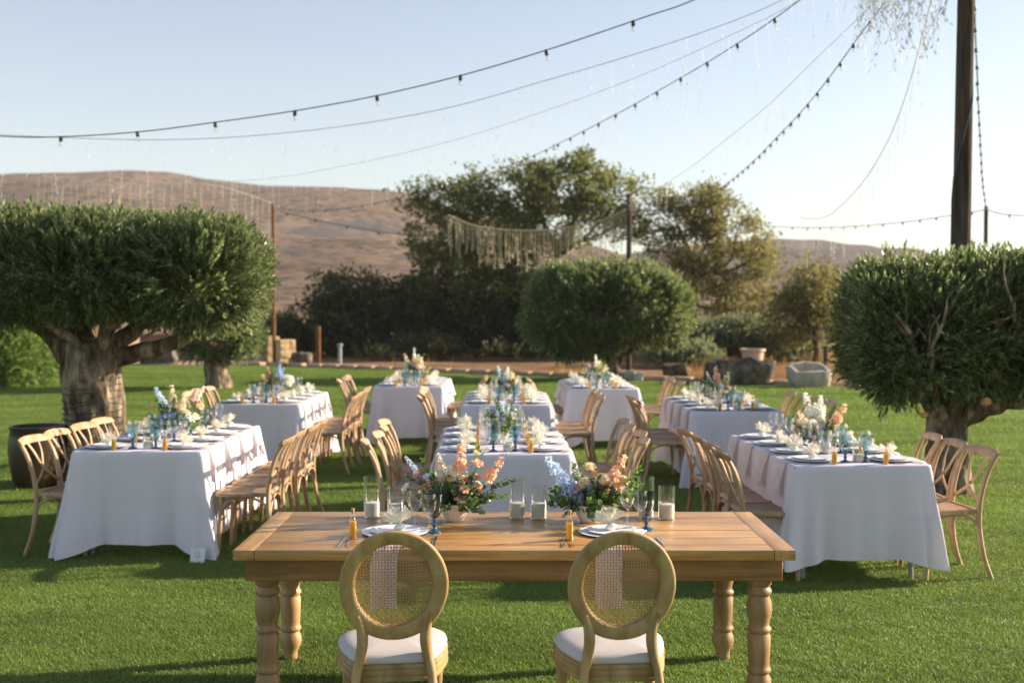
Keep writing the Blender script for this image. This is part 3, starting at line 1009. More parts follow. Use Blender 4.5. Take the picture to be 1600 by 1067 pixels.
def loose_tree(name, label, base, stems, blobs, n, L, W, mat, seed, group=None, trunk_mat='bark2', clump=.32, per=26, rs=1.0):
    """open-crowned tree: stems that fork into boughs, leaves bunched around the twig ends"""
    rng = np.random.default_rng(seed)
    B = Vector(base)
    root = thing(name, label, 'tree', base, 0, group)
    blobs = [(c, tuple(q * rs for q in rad)) for c, rad in blobs]
    tr = MB()
    tips = []
    for (top, r0) in stems:
        pts = limb(tr, (rng.normal(0, .12), rng.normal(0, .12), -.05), Vector(top) - B, r0, r0 * .45, rng, .07, 8, 9)
        tips.append((pts, r0))
    cs = []
    for c, rad in blobs:
        c = Vector(c) - B
        pts, r0 = min(tips, key=lambda q: min((p - c).length for p in q[0]))
        src = min(pts[3:], key=lambda p: (p - c).length + max(0, p.z - c.z))
        mid = limb(tr, src, c, r0 * .42, r0 * .12, rng, .12, 6, 6)
        vol = rad[0] * rad[1] * rad[2]
        for k in range(7):
            d = Vector(rng.normal(0, 1, 3)).normalized()
            e = c + Vector((d.x * rad[0], d.y * rad[1], d.z * rad[2])) * .85
            limb(tr, mid[4], e, r0 * .12, r0 * .035, rng, .12, 4, 5)
        cs.append((c, rad, rad[0] * rad[2] + rad[1] * rad[2]))
    tr.build('trunk', M[trunk_mat], root, True, 70)
    tot = sum(q[2] for q in cs)
    P, D = [], []
    for c, rad, w in cs:
        m = max(6, int(n / per * w / tot))
        d = rng.normal(0, 1, (m, 3)); d /= np.linalg.norm(d, axis=1, keepdims=True)
        cc = np.array(c) + d * np.array(rad) * (rng.uniform(.25, 1.08, (m, 1)) ** .6)
        for k in range(m):
            j = int(per * rng.uniform(.5, 1.5))
            q = rng.normal(0, 1, (j, 3)) * clump * rng.uniform(.6, 1.25) * np.array([1, 1, .7])
            P.append(cc[k] + q); D.append(q + d[k] * .3 + np.array([0, 0, .15]))
    P, D = np.concatenate(P), np.concatenate(D) + rng.normal(0, .12, (sum(len(p) for p in P), 3))
    k = P[:, 2] > .05
    P, D = P[k], D[k]
    protos = []
    for _ in range(6):
        V, F = [], []
        for j in range(4):
            q = np.array(leaf_quad(L * rng.uniform(.7, 1.2), W * rng.uniform(.8, 1.2), rng.uniform(0, .4)))
            e = np.array(Euler((rng.uniform(-.9, .9), rng.uniform(-.9, .9), rng.uniform(0, 6.28))).to_matrix())
            i = len(V)
            V += (q @ e.T + rng.normal(0, L * .5, 3)).tolist(); F.append((i, i + 1, i + 2, i + 3))
        protos.append((np.array(V), np.array(F)))
    n = len(P)
    V, F = scatter(protos, rng.integers(0, 6, n), P, rot_to(D, rng.uniform(0, 6.28, n)), rng.uniform(.7, 1.3, n))
    link('crown', np_mesh('crown', V, F, M[mat]), root)
    return root

def G(x, Y):
    return ((x - 800) / FPX * Y, Y, 0)
Yc = 44
loose_tree('shade_tree', 'tallest loose-crowned tree rising behind the middle of the lawn', G(815, Yc), [(S(800, 430, Yc), .24), (S(870, 400, Yc), .22), (S(740, 450, Yc), .18)],
    [(S(720, 312, Yc), (1.5, 1.6, .9)), (S(800, 300, Yc), (1.8, 1.8, 1.0)), (S(885, 285, Yc), (1.6, 1.7, .9)), (S(945, 310, Yc), (1.3, 1.5, 1.0)), (S(680, 370, Yc), (1.2, 1.3, 1.1)),
     (S(770, 370, Yc), (2.0, 1.8, 1.1)), (S(870, 350, Yc), (2.0, 1.8, 1.1)), (S(720, 440, Yc), (1.8, 1.6, 1.0)), (S(810, 450, Yc), (2.1, 1.6, 1.1)), (S(985, 345, Yc), (.8, 1.0, .9)),
     (S(650, 310, Yc), (.5, .6, .35)), (S(900, 254, Yc), (.7, .8, .4))],
    9000, .16, .042, 'acacia', 21, 'trees beyond the lawn', clump=.26, rs=1.09)
Yd = 43
loose_tree('shade_tree', 'airy brownish-green tree right of the dome-clipped olive', G(1052, Yd), [(S(1050, 440, Yd), .17), (S(1085, 420, Yd), .15), (S(1030, 470, Yd), .12)],
    [(S(1050, 330, Yd), (1.1, 1.2, 1.0)), (S(1110, 330, Yd), (1.1, 1.2, .9)), (S(1150, 360, Yd), (1.3, 1.2, .7)), (S(1070, 390, Yd), (1.6, 1.4, 1.1)), (S(1150, 420, Yd), (1.7, 1.4, .9)), (S(1190, 400, Yd), (.9, 1.0, .6)),
     (S(1080, 460, Yd), (1.8, 1.4, 1.0)), (S(1170, 480, Yd), (1.3, 1.3, .9)), (S(1110, 312, Yd), (.4, .5, .3))],
    4600, .16, .036, 'tamarisk', 22, 'trees beyond the lawn', clump=.24)
Ye = 38
loose_tree('shade_tree', 'small round tree left of the broad right olive', G(1272, Ye), [(S(1268, 490, Ye), .13)],
    [(S(1265, 470, Ye), (.95, .9, .75)), (S(1290, 500, Ye), (.8, .8, .6)), (S(1235, 500, Ye), (.7, .7, .6)), (S(1270, 440, Ye), (.6, .6, .45))],
    2600, .15, .035, 'tamarisk', 23, 'trees beyond the lawn')
Yf = 44
k = 24
for (x, lab, stems, blobs, nn) in (
    (560, 'dark flat-topped evergreen at the hill foot behind the rusty post', [(S(560, 480, Yf), .2), (S(600, 490, Yf), .16)],
     [(S(545, 446, Yf), (1.2, 1.5, .35)), (S(612, 468, Yf), (1.3, 1.5, .5)), (S(520, 490, Yf), (.8, 1.2, .7)), (S(560, 500, Yf), (1.6, 1.4, .9)), (S(630, 500, Yf), (1.5, 1.4, 1.0)), (S(535, 545, Yf), (1.0, 1.2, .6)), (S(600, 550, Yf), (1.6, 1.2, .6))], 7000),
    (690, 'dark evergreen shrubbery tree under the tallest crown', [(S(690, 480, Yf), .2)],
     [(S(680, 470, Yf), (1.5, 1.4, 1.0)), (S(740, 500, Yf), (1.6, 1.4, 1.0)), (S(690, 530, Yf), (1.6, 1.3, .8)), (S(770, 535, Yf), (1.5, 1.3, .8))], 5600),
    (860, 'dark evergreen between the tallest tree and the dome-clipped olive', [(S(850, 480, Yf), .2)],
     [(S(840, 470, Yf), (1.5, 1.4, 1.0)), (S(860, 530, Yf), (1.4, 1.3, .9)), (S(930, 540, Yf), (1.3, 1.2, .8)), (S(1000, 540, Yf), (1.0, 1.1, .8))], 5200)):
    loose_tree('evergreen_tree', lab, G(x, Yf + (k - 24) * .6 + .5), stems, blobs, nn, .15, .05, 'dark_leaf', k, 'dark trees beyond the lawn', clump=.28, rs=1.09)
    k += 1

def bush(name, label, blobs, n, L, W, mat, seed, group=None, base=None):
    rng = np.random.default_rng(seed)
    B = Vector(base or (blobs[0][0][0], blobs[0][0][1], 0))
    root = thing(name, label, 'bush', tuple(B), 0, group)
    protos = sprigs(rng, 5, .35, 11, L, W, .8)
    P, D = [], []
    tot = sum(r[0] * r[2] for c, r in blobs)
    st = MB()
    for c, r in blobs:
        p, d = boxy(rng, int(n * r[0] * r[2] / tot), c, r, .85, .5)
        P.append(p); D.append(d + np.array([0, 0, .4]))
        for j in range(4):
            limb(st, (rng.normal(0, .1), rng.normal(0, .1), -.05), Vector(c) - B + Vector(rng.normal(0, .2, 3)), .03, .01, rng, .1, 5, 5)
    P, D = np.concatenate(P), np.concatenate(D)
    kk = P[:, 2] > .08
    P, D = P[kk], D[kk] + rng.normal(0, .5, D[kk].shape)
    n = len(P)
    V, F = scatter(protos, rng.integers(0, 5, n), P - np.array(B), rot_to(D, rng.uniform(0, 6.28, n)), rng.uniform(.7, 1.3, n))
    st.build('stems', M['bark2'], root)
    link('foliage', np_mesh('foliage', V, F, M[mat]), root)
    return root

bush('lemon_bush', 'bright leafy bush at the left edge beside the orange ground cover', [(S(5, 545, 26), (1.0, 1.0, .95)), (S(-70, 540, 26), (1.1, 1.0, 1.0)), (S(55, 560, 27.5), (.75, .8, .62)), (S(-30, 580, 25.5), (.9, .8, .5))], 3400, .11, .028, 'bush', 31)
bush('scrub_bush', 'grey-green scrub behind the stone troughs', [(S(1110, 545, 40), (1.2, 1.2, .75)), (S(1165, 540, 40), (1.3, 1.2, .75)), (S(1225, 548, 40), (1.2, 1.2, .65)), (S(1070, 548, 41), (1.0, 1, .7))], 4200, .14, .03, 'grey_bush', 32)
bush('scrub_bush', 'low green scrub between the rusty pole and the dark evergreen', [(S(455, 545, 44), (1.0, 1, .9)), (S(490, 555, 44), (.9, 1, .6)), (S(440, 515, 45), (.6, .6, .5))], 1500, .13, .035, 'dark_leaf', 33)
bush('scrub_bush', 'dark scrub added to stand for shade behind the far left table flowers', [(S(585, 566, 39.5), (.8, .9, .30)), (S(668, 560, 40.5), (1.1, 1, .55)), (S(690, 571, 39), (.5, .6, .22)), (S(785, 565, 39.5), (.7, .8, .38)), (S(868, 562, 40), (.9, .9, .6))], 1500, .13, .035, 'dark_leaf', 34)  # dark shrubs added in place of the deep shade under the trees
# orange ground cover at the left edge
rng = np.random.default_rng(41)
nn = 900
X = rng.uniform(0, 1, nn)
P = np.stack([np.interp(X, [0, .5, 1], [-12.6, -12.9, -13.6]) + rng.normal(0, .3, nn) - .5, np.interp(X, [0, .5, 1], [25.5, 28.5, 33.5]) + rng.normal(0, .3, nn), np.abs(rng.normal(0, .10, nn))], 1)
pr = sprigs(rng, 4, .2, 8, .12, .02, .9)
V, F = scatter(pr, rng.integers(0, 4, nn), P, rot_to(rng.normal(0, .6, (nn, 3)) + np.array([0, 0, 1.]), rng.uniform(0, 6, nn)), rng.uniform(.6, 1.2, nn))
tag(link('ground_cover', np_mesh('ground_cover', V, F, M['dry'])), 'low orange ground cover along the left lawn edge', 'ground cover', kind='stuff')

# ================================================================== stonework, posts and boulders at the lawn edge
def course_wall(root, x0, x1, y, z0, z1, depth, cell, mat, seed, slope=0):
    """a wall face of separate stones; slope lets the top fall towards x0"""
    rng = random.Random(seed)
    ms = [rough_block((1, 1, 1), seed + s, .07).mesh('stone', M[mat], True, 60) for s in range(3)]
    z = z0
    while z < z1 - .04:
        h = min(cell[1] * rng.uniform(.8, 1.2), z1 - z)
        if z1 - z - h < .08: h = z1 - z
        x = x0
        while x < x1 - .02:
            w = min(cell[0] * rng.uniform(.65, 1.35), x1 - x)
            if x1 - x - w < .12: w = x1 - x
            top = z1 - slope * (1 - (x + w / 2 - x0) / (x1 - x0))
            if z + h * .5 < top:
                link('stone', rng.choice(ms), root, (x + w / 2, y + rng.uniform(-.02, .02), z + h / 2), None, (w * 1.06, depth, h * 1.06))
            x += w
        z += h

def wall_thing(label, px0, px1, pyb, pyt, Y, depth, cell, mat, seed, slope=0, coping=None, turn=0):
    a, b_ = at(px0, pyb, Y), at(px1, pyt, Y)
    root = thing('stone_wall', label, 'wall', ((a.x + b_.x) / 2, Y + depth / 2, 0), turn)
    hw = (b_.x - a.x) / 2
    course_wall(root, -hw, hw, 0, 0, b_.z, depth, cell, mat, seed, slope)
    if coping:
        MB().bevel_box((0, 0, b_.z + .05), (2 * hw + .1, depth + .12, .1), .02).build('coping', M[coping], root)
    return root
wall_thing('tall sunlit sandstone pier beside the cord-wound olive trunk', 185, 210, 566, 520, 37.5, .5, (.5, .28), 'sandstone', 1, turn=R(38))
wall_thing('low reddish stone wall between the two left olives', 210, 318, 566, 545, 39.5, .5, (.5, .2), 'redstone', 2, coping='paving', turn=R(22))
wall_thing('short red stone wall right of the forked olive trunk', 366, 398, 566, 536, 39.0, .5, (.4, .2), 'redstone', 3, turn=R(25))
wall_thing('slim pale gate pier beside the rusty pole', 398, 408, 570, 530, 37.3, .3, (.3, .3), 'stone', 4, turn=R(38))
wall_thing('sunlit sandstone pillar right of the rusty pole', 430, 455, 571, 531, 36.6, .5, (.3, .22), 'sandstone', 5, turn=R(38))
wall_thing('sunlit sandstone pier left of the rusty pole', 412, 431, 570, 526, 37.4, .4, (.3, .22), 'sandstone', 6, turn=R(38))
wall_thing('long tan stone wall far behind the left olives', 205, 330, 560, 524, 47, .5, (.6, .3), 'redstone', 7, coping='paving')

def boulder(name, label, px0, px1, pyb, pyt, Y, depth, seed, mat='boulder', cat='boulder', dark=None):
    a, b_ = at(px0, pyb, Y), at(px1, pyt, Y)
    w, h = b_.x - a.x, b_.z
    m = rough_block((w * 1.1, depth, h * 1.15), seed, .16, 5)
    o = m.build(name, M[mat], None, True, 50)
    o.location = ((a.x + b_.x) / 2, Y + depth / 2, h * .48)
    return tag(o, label, cat)
boulder('boulder', 'long grey boulder before the low red wall', 217, 268, 568, 546, 36.6, .6, 3)
boulder('boulder', 'rounded grey boulder at the foot of the sandstone pillar', 456, 482, 575, 553, 35.6, .5, 8)
boulder('boulder', 'small pale stone on the kerb left of the far right table', 876, 892, 593, 580, 30.6, .3, 9, 'sandstone')
boulder('boulder', 'white stone by the kerb just right of the far right table', 975, 992, 592, 580, 28.6, .3, 10, 'stone')
boulder('boulder', 'second white stone by the kerb right of the far right table', 991, 1005, 593, 583, 28.3, .3, 14, 'stone')
boulder('boulder', 'dark low stone beside the dome-clipped olive', 1040, 1075, 592, 570, 30, .5, 15)

def trough(label, px0, px1, pyb, pyt, Y, depth, seed, wall, mat, tilt=0.0):
    a, b_ = at(px0, pyb, Y), at(px1, pyt, Y)
    w, h = b_.x - a.x, b_.z
    n = 28
    V, F = [], []
    rings = [(.80, 0), (.93, .25), (1.0, .6), (1.0, .9), (.97, 1.0), (.97 - wall, 1.0), (.94 - wall, .9), (.80 - wall, .45), (.3, .40)]
    for j, (s, z) in enumerate(rings):
        for k in range(n):
            t = 2 * PI * k / n
            cx, cy = math.copysign(abs(math.cos(t)) ** .36, math.cos(t)), math.copysign(abs(math.sin(t)) ** .36, math.sin(t))
            q = 1 + .17 * nz3(cx * 1.5 + seed, cy * 1.5, z * 2) + .08 * nz3(cx * 5 + seed, cy * 5, z * 5)
            V.append((cx * s * w / 2 * q, cy * s * depth / 2 * q, z * h * (1 + .22 * nz3(cx * 1.3 + seed, cy * 1.3, 8))))
    for j in range(len(rings) - 1):
        for k in range(n):
            k2 = (k + 1) % n
            F.append((j * n + k, j * n + k2, (j + 1) * n + k2, (j + 1) * n + k))
    F.append(tuple(range((len(rings) - 1) * n, len(rings) * n)))
    o = MB().add(V, F).build('stone_trough', M[mat], None, True, 45)
    o.location = ((a.x + b_.x) / 2, Y + depth / 2, 0)
    o.rotation_euler = (tilt, 0, R(6))
    return tag(o, label, 'trough')
trough('long dark stone trough in shade at the far lawn edge', 1108, 1214, 602, 565, 26.4, .95, 2, .12, 'boulder')
trough('pale hollowed stone trough with a sunlit rim near the right olive', 1238, 1299, 608, 574, 25.3, .75, 6, .18, 'stone', R(14))
p = at(1178, 569, 27.6)
pot = thing('planter_pot', 'pale terracotta pot standing behind the dark stone trough', 'pot', (p.x, 27.75, 0))
hh = at(1178, 545, 27.6).z
MB().lathe([(.20, 0), (.22, hh * .5), (.24, hh * .62), (.27, hh - .07), (.31, hh - .06), (.31, hh), (.27, hh), (.25, hh - .06), (.02, hh - .07)], 24).build('jar', M['terracotta'], pot)

def post(name, label, px, pyt, Y, r, mat, cap=None, sq=False, cat='post', zb=0):
    t = at(px, pyt, Y)
    root = thing(name, label, cat, (t.x, Y, 0))
    if sq:
        MB().bevel_box((0, 0, t.z / 2), (2 * r, 2 * r, t.z), .01).build('shaft', M[mat], root)
    else:
        MB().lathe([(r, -.05), (r, t.z * .5), (r * .97, t.z)], 14, top=True).build('shaft', M[mat], root)
    if cap:
        MB().lathe([(r * 1.5, 0), (r * 1.6, .03), (r * 1.2, .06)], 14, top=True).build('cap', M[cap], root).location = (0, 0, t.z)
    return root, t.z
bush('scrub_bush', 'brown-green scrub between the dome-clipped olive and the dark trough', [(S(1045, 572, 35), (.7, .6, .4)), (S(1085, 570, 35), (.7, .6, .45))], 900, .12, .03, 'grey_bush', 35)
post('light_pole', 'thin rusty pole rising behind the left olives', 427, 318, 36.8, .058, 'rust', None, cat='pole')
post('marker_post', 'short rusty post on the lawn edge before dark trees', 497, 510, 35.4, .065, 'rust', sq=True)
post('bollard', 'pale grey bollard on the lawn edge before dark trees', 531, 540, 35.0, .06, 'grey_metal', 'grey_metal', cat='bollard')
post('light_pole', 'wooden pole behind the dome-clipped olive carrying the fairy light curtain', 983, 303, 32, .075, 'pole', cat='pole')
post('light_pole', 'thin dark green pole behind the right olive', 1541, 323, 24, .045, 'green_metal', cat='pole')
post('fence_post', 'slim brown post in the dry grass behind the dark trough', 1132, 543, 36, .05, 'rust', cat='post')
post('fence_post', 'slim dark post beside the small round tree', 1290, 540, 37, .07, 'pole', cat='post')
# tall pole
pole = thing('light_pole', 'tall thick wooden pole rising behind the right olive', 'pole', (at(1500, 400, 12.9).x, 12.9, 0))
MB().tube([(0, 0, -.1), (.01, 0, 2), (.025, 0, 4), (.05, 0, 7.0)], [.108, .101, .095, .085], 18).build('shaft', M['pole'], pole)
MB().tube([(-.112, -.02, 1.9), (-.114, -.05, 3.0), (-.10, -.06, 3.25), (-.02, -.113, 3.7), (.09, -.07, 4.1), (.10, -.05, 4.2), (.12, .0, 4.3)], .012, 6).build('fixed_cable', M['socket'], pole)

# far houses
for i, (px0, px1, pyt, pyb, Y) in enumerate(((1128, 1146, 487, 500, 190), (1212, 1232, 485, 497, 200))):
    a, b_ = at(px0, pyb, Y), at(px1, pyt, Y)
    w, h = b_.x - a.x + .8, b_.z + .2
    hs = thing('house', ('small white house far off between the airy tree branches', 'small white house far off beside the small round tree')[i], 'house', ((a.x + b_.x) / 2, Y + 2, 0), 0, 'far white houses')
    MB().box((0, 0, h / 2), (w, 3.5, h)).build('wall', M['house'], hs, False)
    MB().box((0, 0, h + .08), (w + .3, 3.8, .16)).build('roof', M['house_roof'], hs, False)
    for sx in (-.25, .25):
        MB().box((sx * w, -1.77, h * .55), (w * .16, .06, h * .3)).build('window', M['window'], hs, False)
    MB().box((0, -1.77, h * .32), (w * .14, .06, h * .6)).build('door', M['house_roof'], hs, False)

# big jar by the olive trunk
pj = at(61, 757, 11.3)
jar = thing('planter_jar', 'dark glazed barrel jar beside the cord-wound olive trunk', 'jar', (pj.x, 11.3, 0))
MB().lathe([(.20, 0), (.24, .06), (.275, .25), (.285, .38), (.275, .50), (.262, .57), (.27, .585), (.27, .61), (.245, .61), (.24, .55), (.02, .53)], 32).build('body', M['pot'], jar)
MB().lathe([(.24, .545), (.12, .565), (.005, .57)], 20, bottom=False).build('soil', M['soil'], jar)

# floodlight perched on top of the left olive
fl = thing('floodlight', 'small black floodlight on top of the left olive', 'floodlight', S(52, 331, 11.4))
MB().bevel_box((.02, 0, .03), (.16, .09, .07), .01, ry=R(22)).build('housing', M['socket'], fl)
MB().tube([(-.05, 0, -.25), (-.05, 0, .05), (-.09, 0, .10)], .012, 6).build('bracket', M['socket'], fl)

# ================================================================== farm table
TZ = .716
FX0, FX1, FY0, FY1 = -1.215, 1.235, 4.92, 5.865
ft = thing('farm_table', 'long wooden farm table with turned legs in front', 'table', (0, 0, 0))
bw = .092
for sx, x in ((-1, FX0 + bw / 2), (1, FX1 - bw / 2)):
    MB().bevel_box((0, 0, 0), (bw, FY1 - FY0, .045), .004, seg=2).build('end_board', M['table_y'], ft).location = (x, (FY0 + FY1) / 2, TZ - .0225)
pw = [.118, .165, .172, .160, .168, .162]
k = (FY1 - FY0) / sum(pw)
y = FY0
for i, w in enumerate(pw):
    w *= k
    o = MB().bevel_box((0, 0, 0), (FX1 - FX0 - 2 * bw - .004, w - .0035, .045), .003, seg=2).build('plank', M['table_x'], ft)
    o.location = ((FX0 + FX1) / 2, y + w / 2, TZ - .0225 + (.0006 if i % 2 else -.0004))
    y += w
ax0, ax1, ay0, ay1 = FX0 + .045, FX1 - .045, FY0 + .05, FY1 - .06
za, ha = TZ - .045 - .051, .102
MB().bevel_box((0, 0, 0), (ax1 - ax0, .03, ha), .003).build('apron', M['apron'], ft).location = ((ax0 + ax1) / 2, ay0 + .015, za)
MB().bevel_box((0, 0, 0), (ax1 - ax0, .03, ha), .003).build('apron', M['apron'], ft).location = ((ax0 + ax1) / 2, ay1 - .015, za)
for x in (ax0 + .015, ax1 - .015):
    MB().bevel_box((0, 0, 0), (.03, ay1 - ay0 - .062, ha), .003).build('apron', M['apron'], ft).location = (x, (ay0 + ay1) / 2, za)
LEG = [(.034, 0), (.036, .012), (.034, .03), (.036, .048), (.050, .075), (.056, .10), (.052, .125), (.044, .14), (.043, .146), (.052, .153), (.054, .163), (.049, .172), (.046, .18),
       (.0475, .20), (.050, .26), (.051, .315), (.045, .323), (.046, .33), (.0535, .338), (.054, .348), (.046, .357), (.044, .366), (.047, .382), (.054, .41), (.0565, .435), (.053, .468),
       (.046, .487), (.045, .494), (.053, .502), (.055, .513), (.052, .523), (.046, .53), (.045, .536), (.054, .546), (.054, .60)]
lm = MB().lathe(LEG, 28, top=True).mesh('leg', M['leg'], True, 50)
for x, yy in ((-1.088, 5.03), (1.10, 5.03), (-1.115, 5.69), (1.062, 5.69)):
    link('leg', lm, ft, (x, yy, 0))

# ================================================================== oval-backed chairs
def louis_chair():
    root = thing('oval_back_chair', 'x', 'chair')
    tilt = R(8)
    C = Vector((0, -.205, .737))
    def P(x, z, y=0):                                     # a point on the leaning back, x across, z up from its centre
        return Vector((x, C.y - z * math.sin(tilt) + y * math.cos(tilt) + .10 * x * x * 2.2 * 0, C.z + z * math.cos(tilt)))
    # frame ring: rounded rectangular section
    sec = []
    for k in range(16):
        t = 2 * PI * k / 16
        sec.append((math.copysign(abs(math.cos(t)) ** .55, math.cos(t)) * .5, math.copysign(abs(math.sin(t)) ** .55, math.sin(t)) * .5))
    n = 72
    V, F = [], []
    for i in range(n):
        t = 2 * PI * i / n
        wid = .052 + .006 * abs(math.cos(t))
        for (a, b_) in sec:
            rx, rz = .174 + a * wid, .186 + a * wid
            # inner edge thinner
            th = .034 * (1 + .25 * a)
            V.append(P(rx * math.cos(t), rz * math.sin(t), b_ * th))
    m = len(sec)
    for i in range(n):
        for k in range(m):
            F.append((i * m + k, ((i + 1) % n) * m + k, ((i + 1) % n) * m + (k + 1) % m, i * m + (k + 1) % m))
    fr = MB().add(V, F).build('back_frame', M['louis'], root, True, 60)
    # inner bead
    MB().tube([P(.150 * math.cos(2 * PI * i / 64), .162 * math.sin(2 * PI * i / 64), .012) for i in range(65)], .006, 8, False).build('bead', M['louis'], fr)
    # cane: two ways of ribbons woven over and under, plus thin diagonals
    mb = MB()
    sp, ww = .0112, .0019
    A, B_ = .152, .164
    def bow(x, z):
        return .012 - .028 * (1 - (x * x + z * z) / (A * A))
    def ribbon(p0, p1, w, over, d):
        L_ = math.hypot(p1[0] - p0[0], p1[1] - p0[1])
        ns = max(2, int(L_ / sp * 1))
        ux, uz = (p1[0] - p0[0]) / L_, (p1[1] - p0[1]) / L_
        q = []
        for s in range(ns + 1):
            x, z = p0[0] + ux * L_ * s / ns, p0[1] + uz * L_ * s / ns
            yy = bow(x, z) + d + .0011 * (1 if (s + over) % 2 else -1)
            q.append((P(x - uz * w, z + ux * w, yy), P(x + uz * w, z - ux * w, yy)))
        n0 = len(mb.v)
        mb.v += [tuple(p) for pr in q for p in pr]
        mb.f += [(n0 + 2 * s, n0 + 2 * s + 1, n0 + 2 * s + 3, n0 + 2 * s + 2) for s in range(ns)]
    kk = int(B_ / sp)
    for i in range(-kk, kk + 1):
        x = i * sp
        h = B_ * math.sqrt(max(0, 1 - (x / A) ** 2))
        if h > .01:
            ribbon((x, -h), (x, h), ww, i, 0)
        h2 = A * math.sqrt(max(0, 1 - (x / B_) ** 2))
        if h2 > .01:
            ribbon((-h2, x), (h2, x), ww, i, .0004)
    sd = sp * math.sqrt(2)
    for i in range(-int(A / sd), int(A / sd) + 1):
        c = (i + .5) * sd / 1.0
        h = math.sqrt(max(0, A * A - c * c))
        r2 = math.sqrt(.5)
        for s in (1, -1):
            ribbon((c * r2 - h * r2, (-c * r2 - h * r2) * s * B_ / A), (c * r2 + h * r2, (-c * r2 + h * r2) * s * B_ / A), .0007, i, .0016 * s)
    o = mb.build('cane_panel', M['cane'], root, False)
    o['kind'] = 'stuff'
    # stiles running into the back legs
    for s in (-1, 1):
        pts = crom([P(s * .140, -.105), P(s * .122, -.155), (s * .117, -.183, .525), (s * .125, -.185, .47), (s * .140, -.20, .40), (s * .150, -.235, .25), (s * .158, -.30, -.0)], 5)
        nn = len(pts)
        MB().tube(pts, [.021 + .004 * math.sin(min(1, i / nn * 1.6) * PI) - .006 * max(0, i / nn - .6) for i in range(nn)], 10, True, .85).build('rear_leg', M['louis'], root, True, 50)
        lg = MB().lathe([(.013, 0), (.016, .02), (.015, .05), (.021, .25), (.024, .33), (.019, .34), (.019, .348), (.027, .356), (.027, .366), (.022, .372), (.028, .375), (.028, .380)], 16, top=True).build('front_leg', M['louis'], root)
        lg.location = (s * .178, .135, 0)
    half = [(.118, -.185), (.150, -.165), (.192, -.06), (.218, .06), (.205, .15), (.150, .207), (.07, .228)]
    loop = [(0, -.187)] + half + [(0, .232)] + [(-x, y_) for x, y_ in reversed(half)]
    out = [(p.x, p.y) for p in crom([(x, y_, 0) for x, y_ in loop], 5, True)]
    rail = MB()
    prof = [(1.0, 0.370), (1.0, 0.380), (.985, 0.384), (.985, 0.392), (1.0, 0.396), (1.0, 0.406), (.985, 0.410), (.985, 0.416), (1.0, 0.420), (1.0, 0.428), (.97, 0.434)]
    n = len(out)
    rail.add([(x * s, y_ * s, z) for s, z in prof for x, y_ in out], [(j * n + k_, j * n + (k_ + 1) % n, (j + 1) * n + (k_ + 1) % n, (j + 1) * n + k_) for j in range(len(prof) - 1) for k_ in range(n)] + [tuple(reversed(range(n))), tuple(range((len(prof) - 1) * n, len(prof) * n))])
    rail.build('seat_rail', M['louis'], root, True, 35)
    cu = MB()
    prof = [(.93, 0.434), (.975, 0.438), (.985, 0.450), (.965, 0.462), (.90, 0.471), (.75, 0.479), (.5, 0.484), (.25, 0.486)]
    cu.add([(x * s, y_ * s, z) for s, z in prof for x, y_ in out], [(j * n + k_, j * n + (k_ + 1) % n, (j + 1) * n + (k_ + 1) % n, (j + 1) * n + k_) for j in range(len(prof) - 1) for k_ in range(n)] + [tuple(range((len(prof) - 1) * n, len(prof) * n))])
    cu.build('cushion', M['cushion'], root, True, 80)
    return Proto(root)
LC = louis_chair()
LC.put(((604 - 800) / 423, 4.20 + .205, 0), R(7), 'oval cane-backed wooden chair, left one at the farm table', 'oval cane-backed chairs')
LC.put(((965 - 800) / 423, 4.20 + .205, 0), R(5), 'oval cane-backed wooden chair, right one at the farm table', 'oval cane-backed chairs')

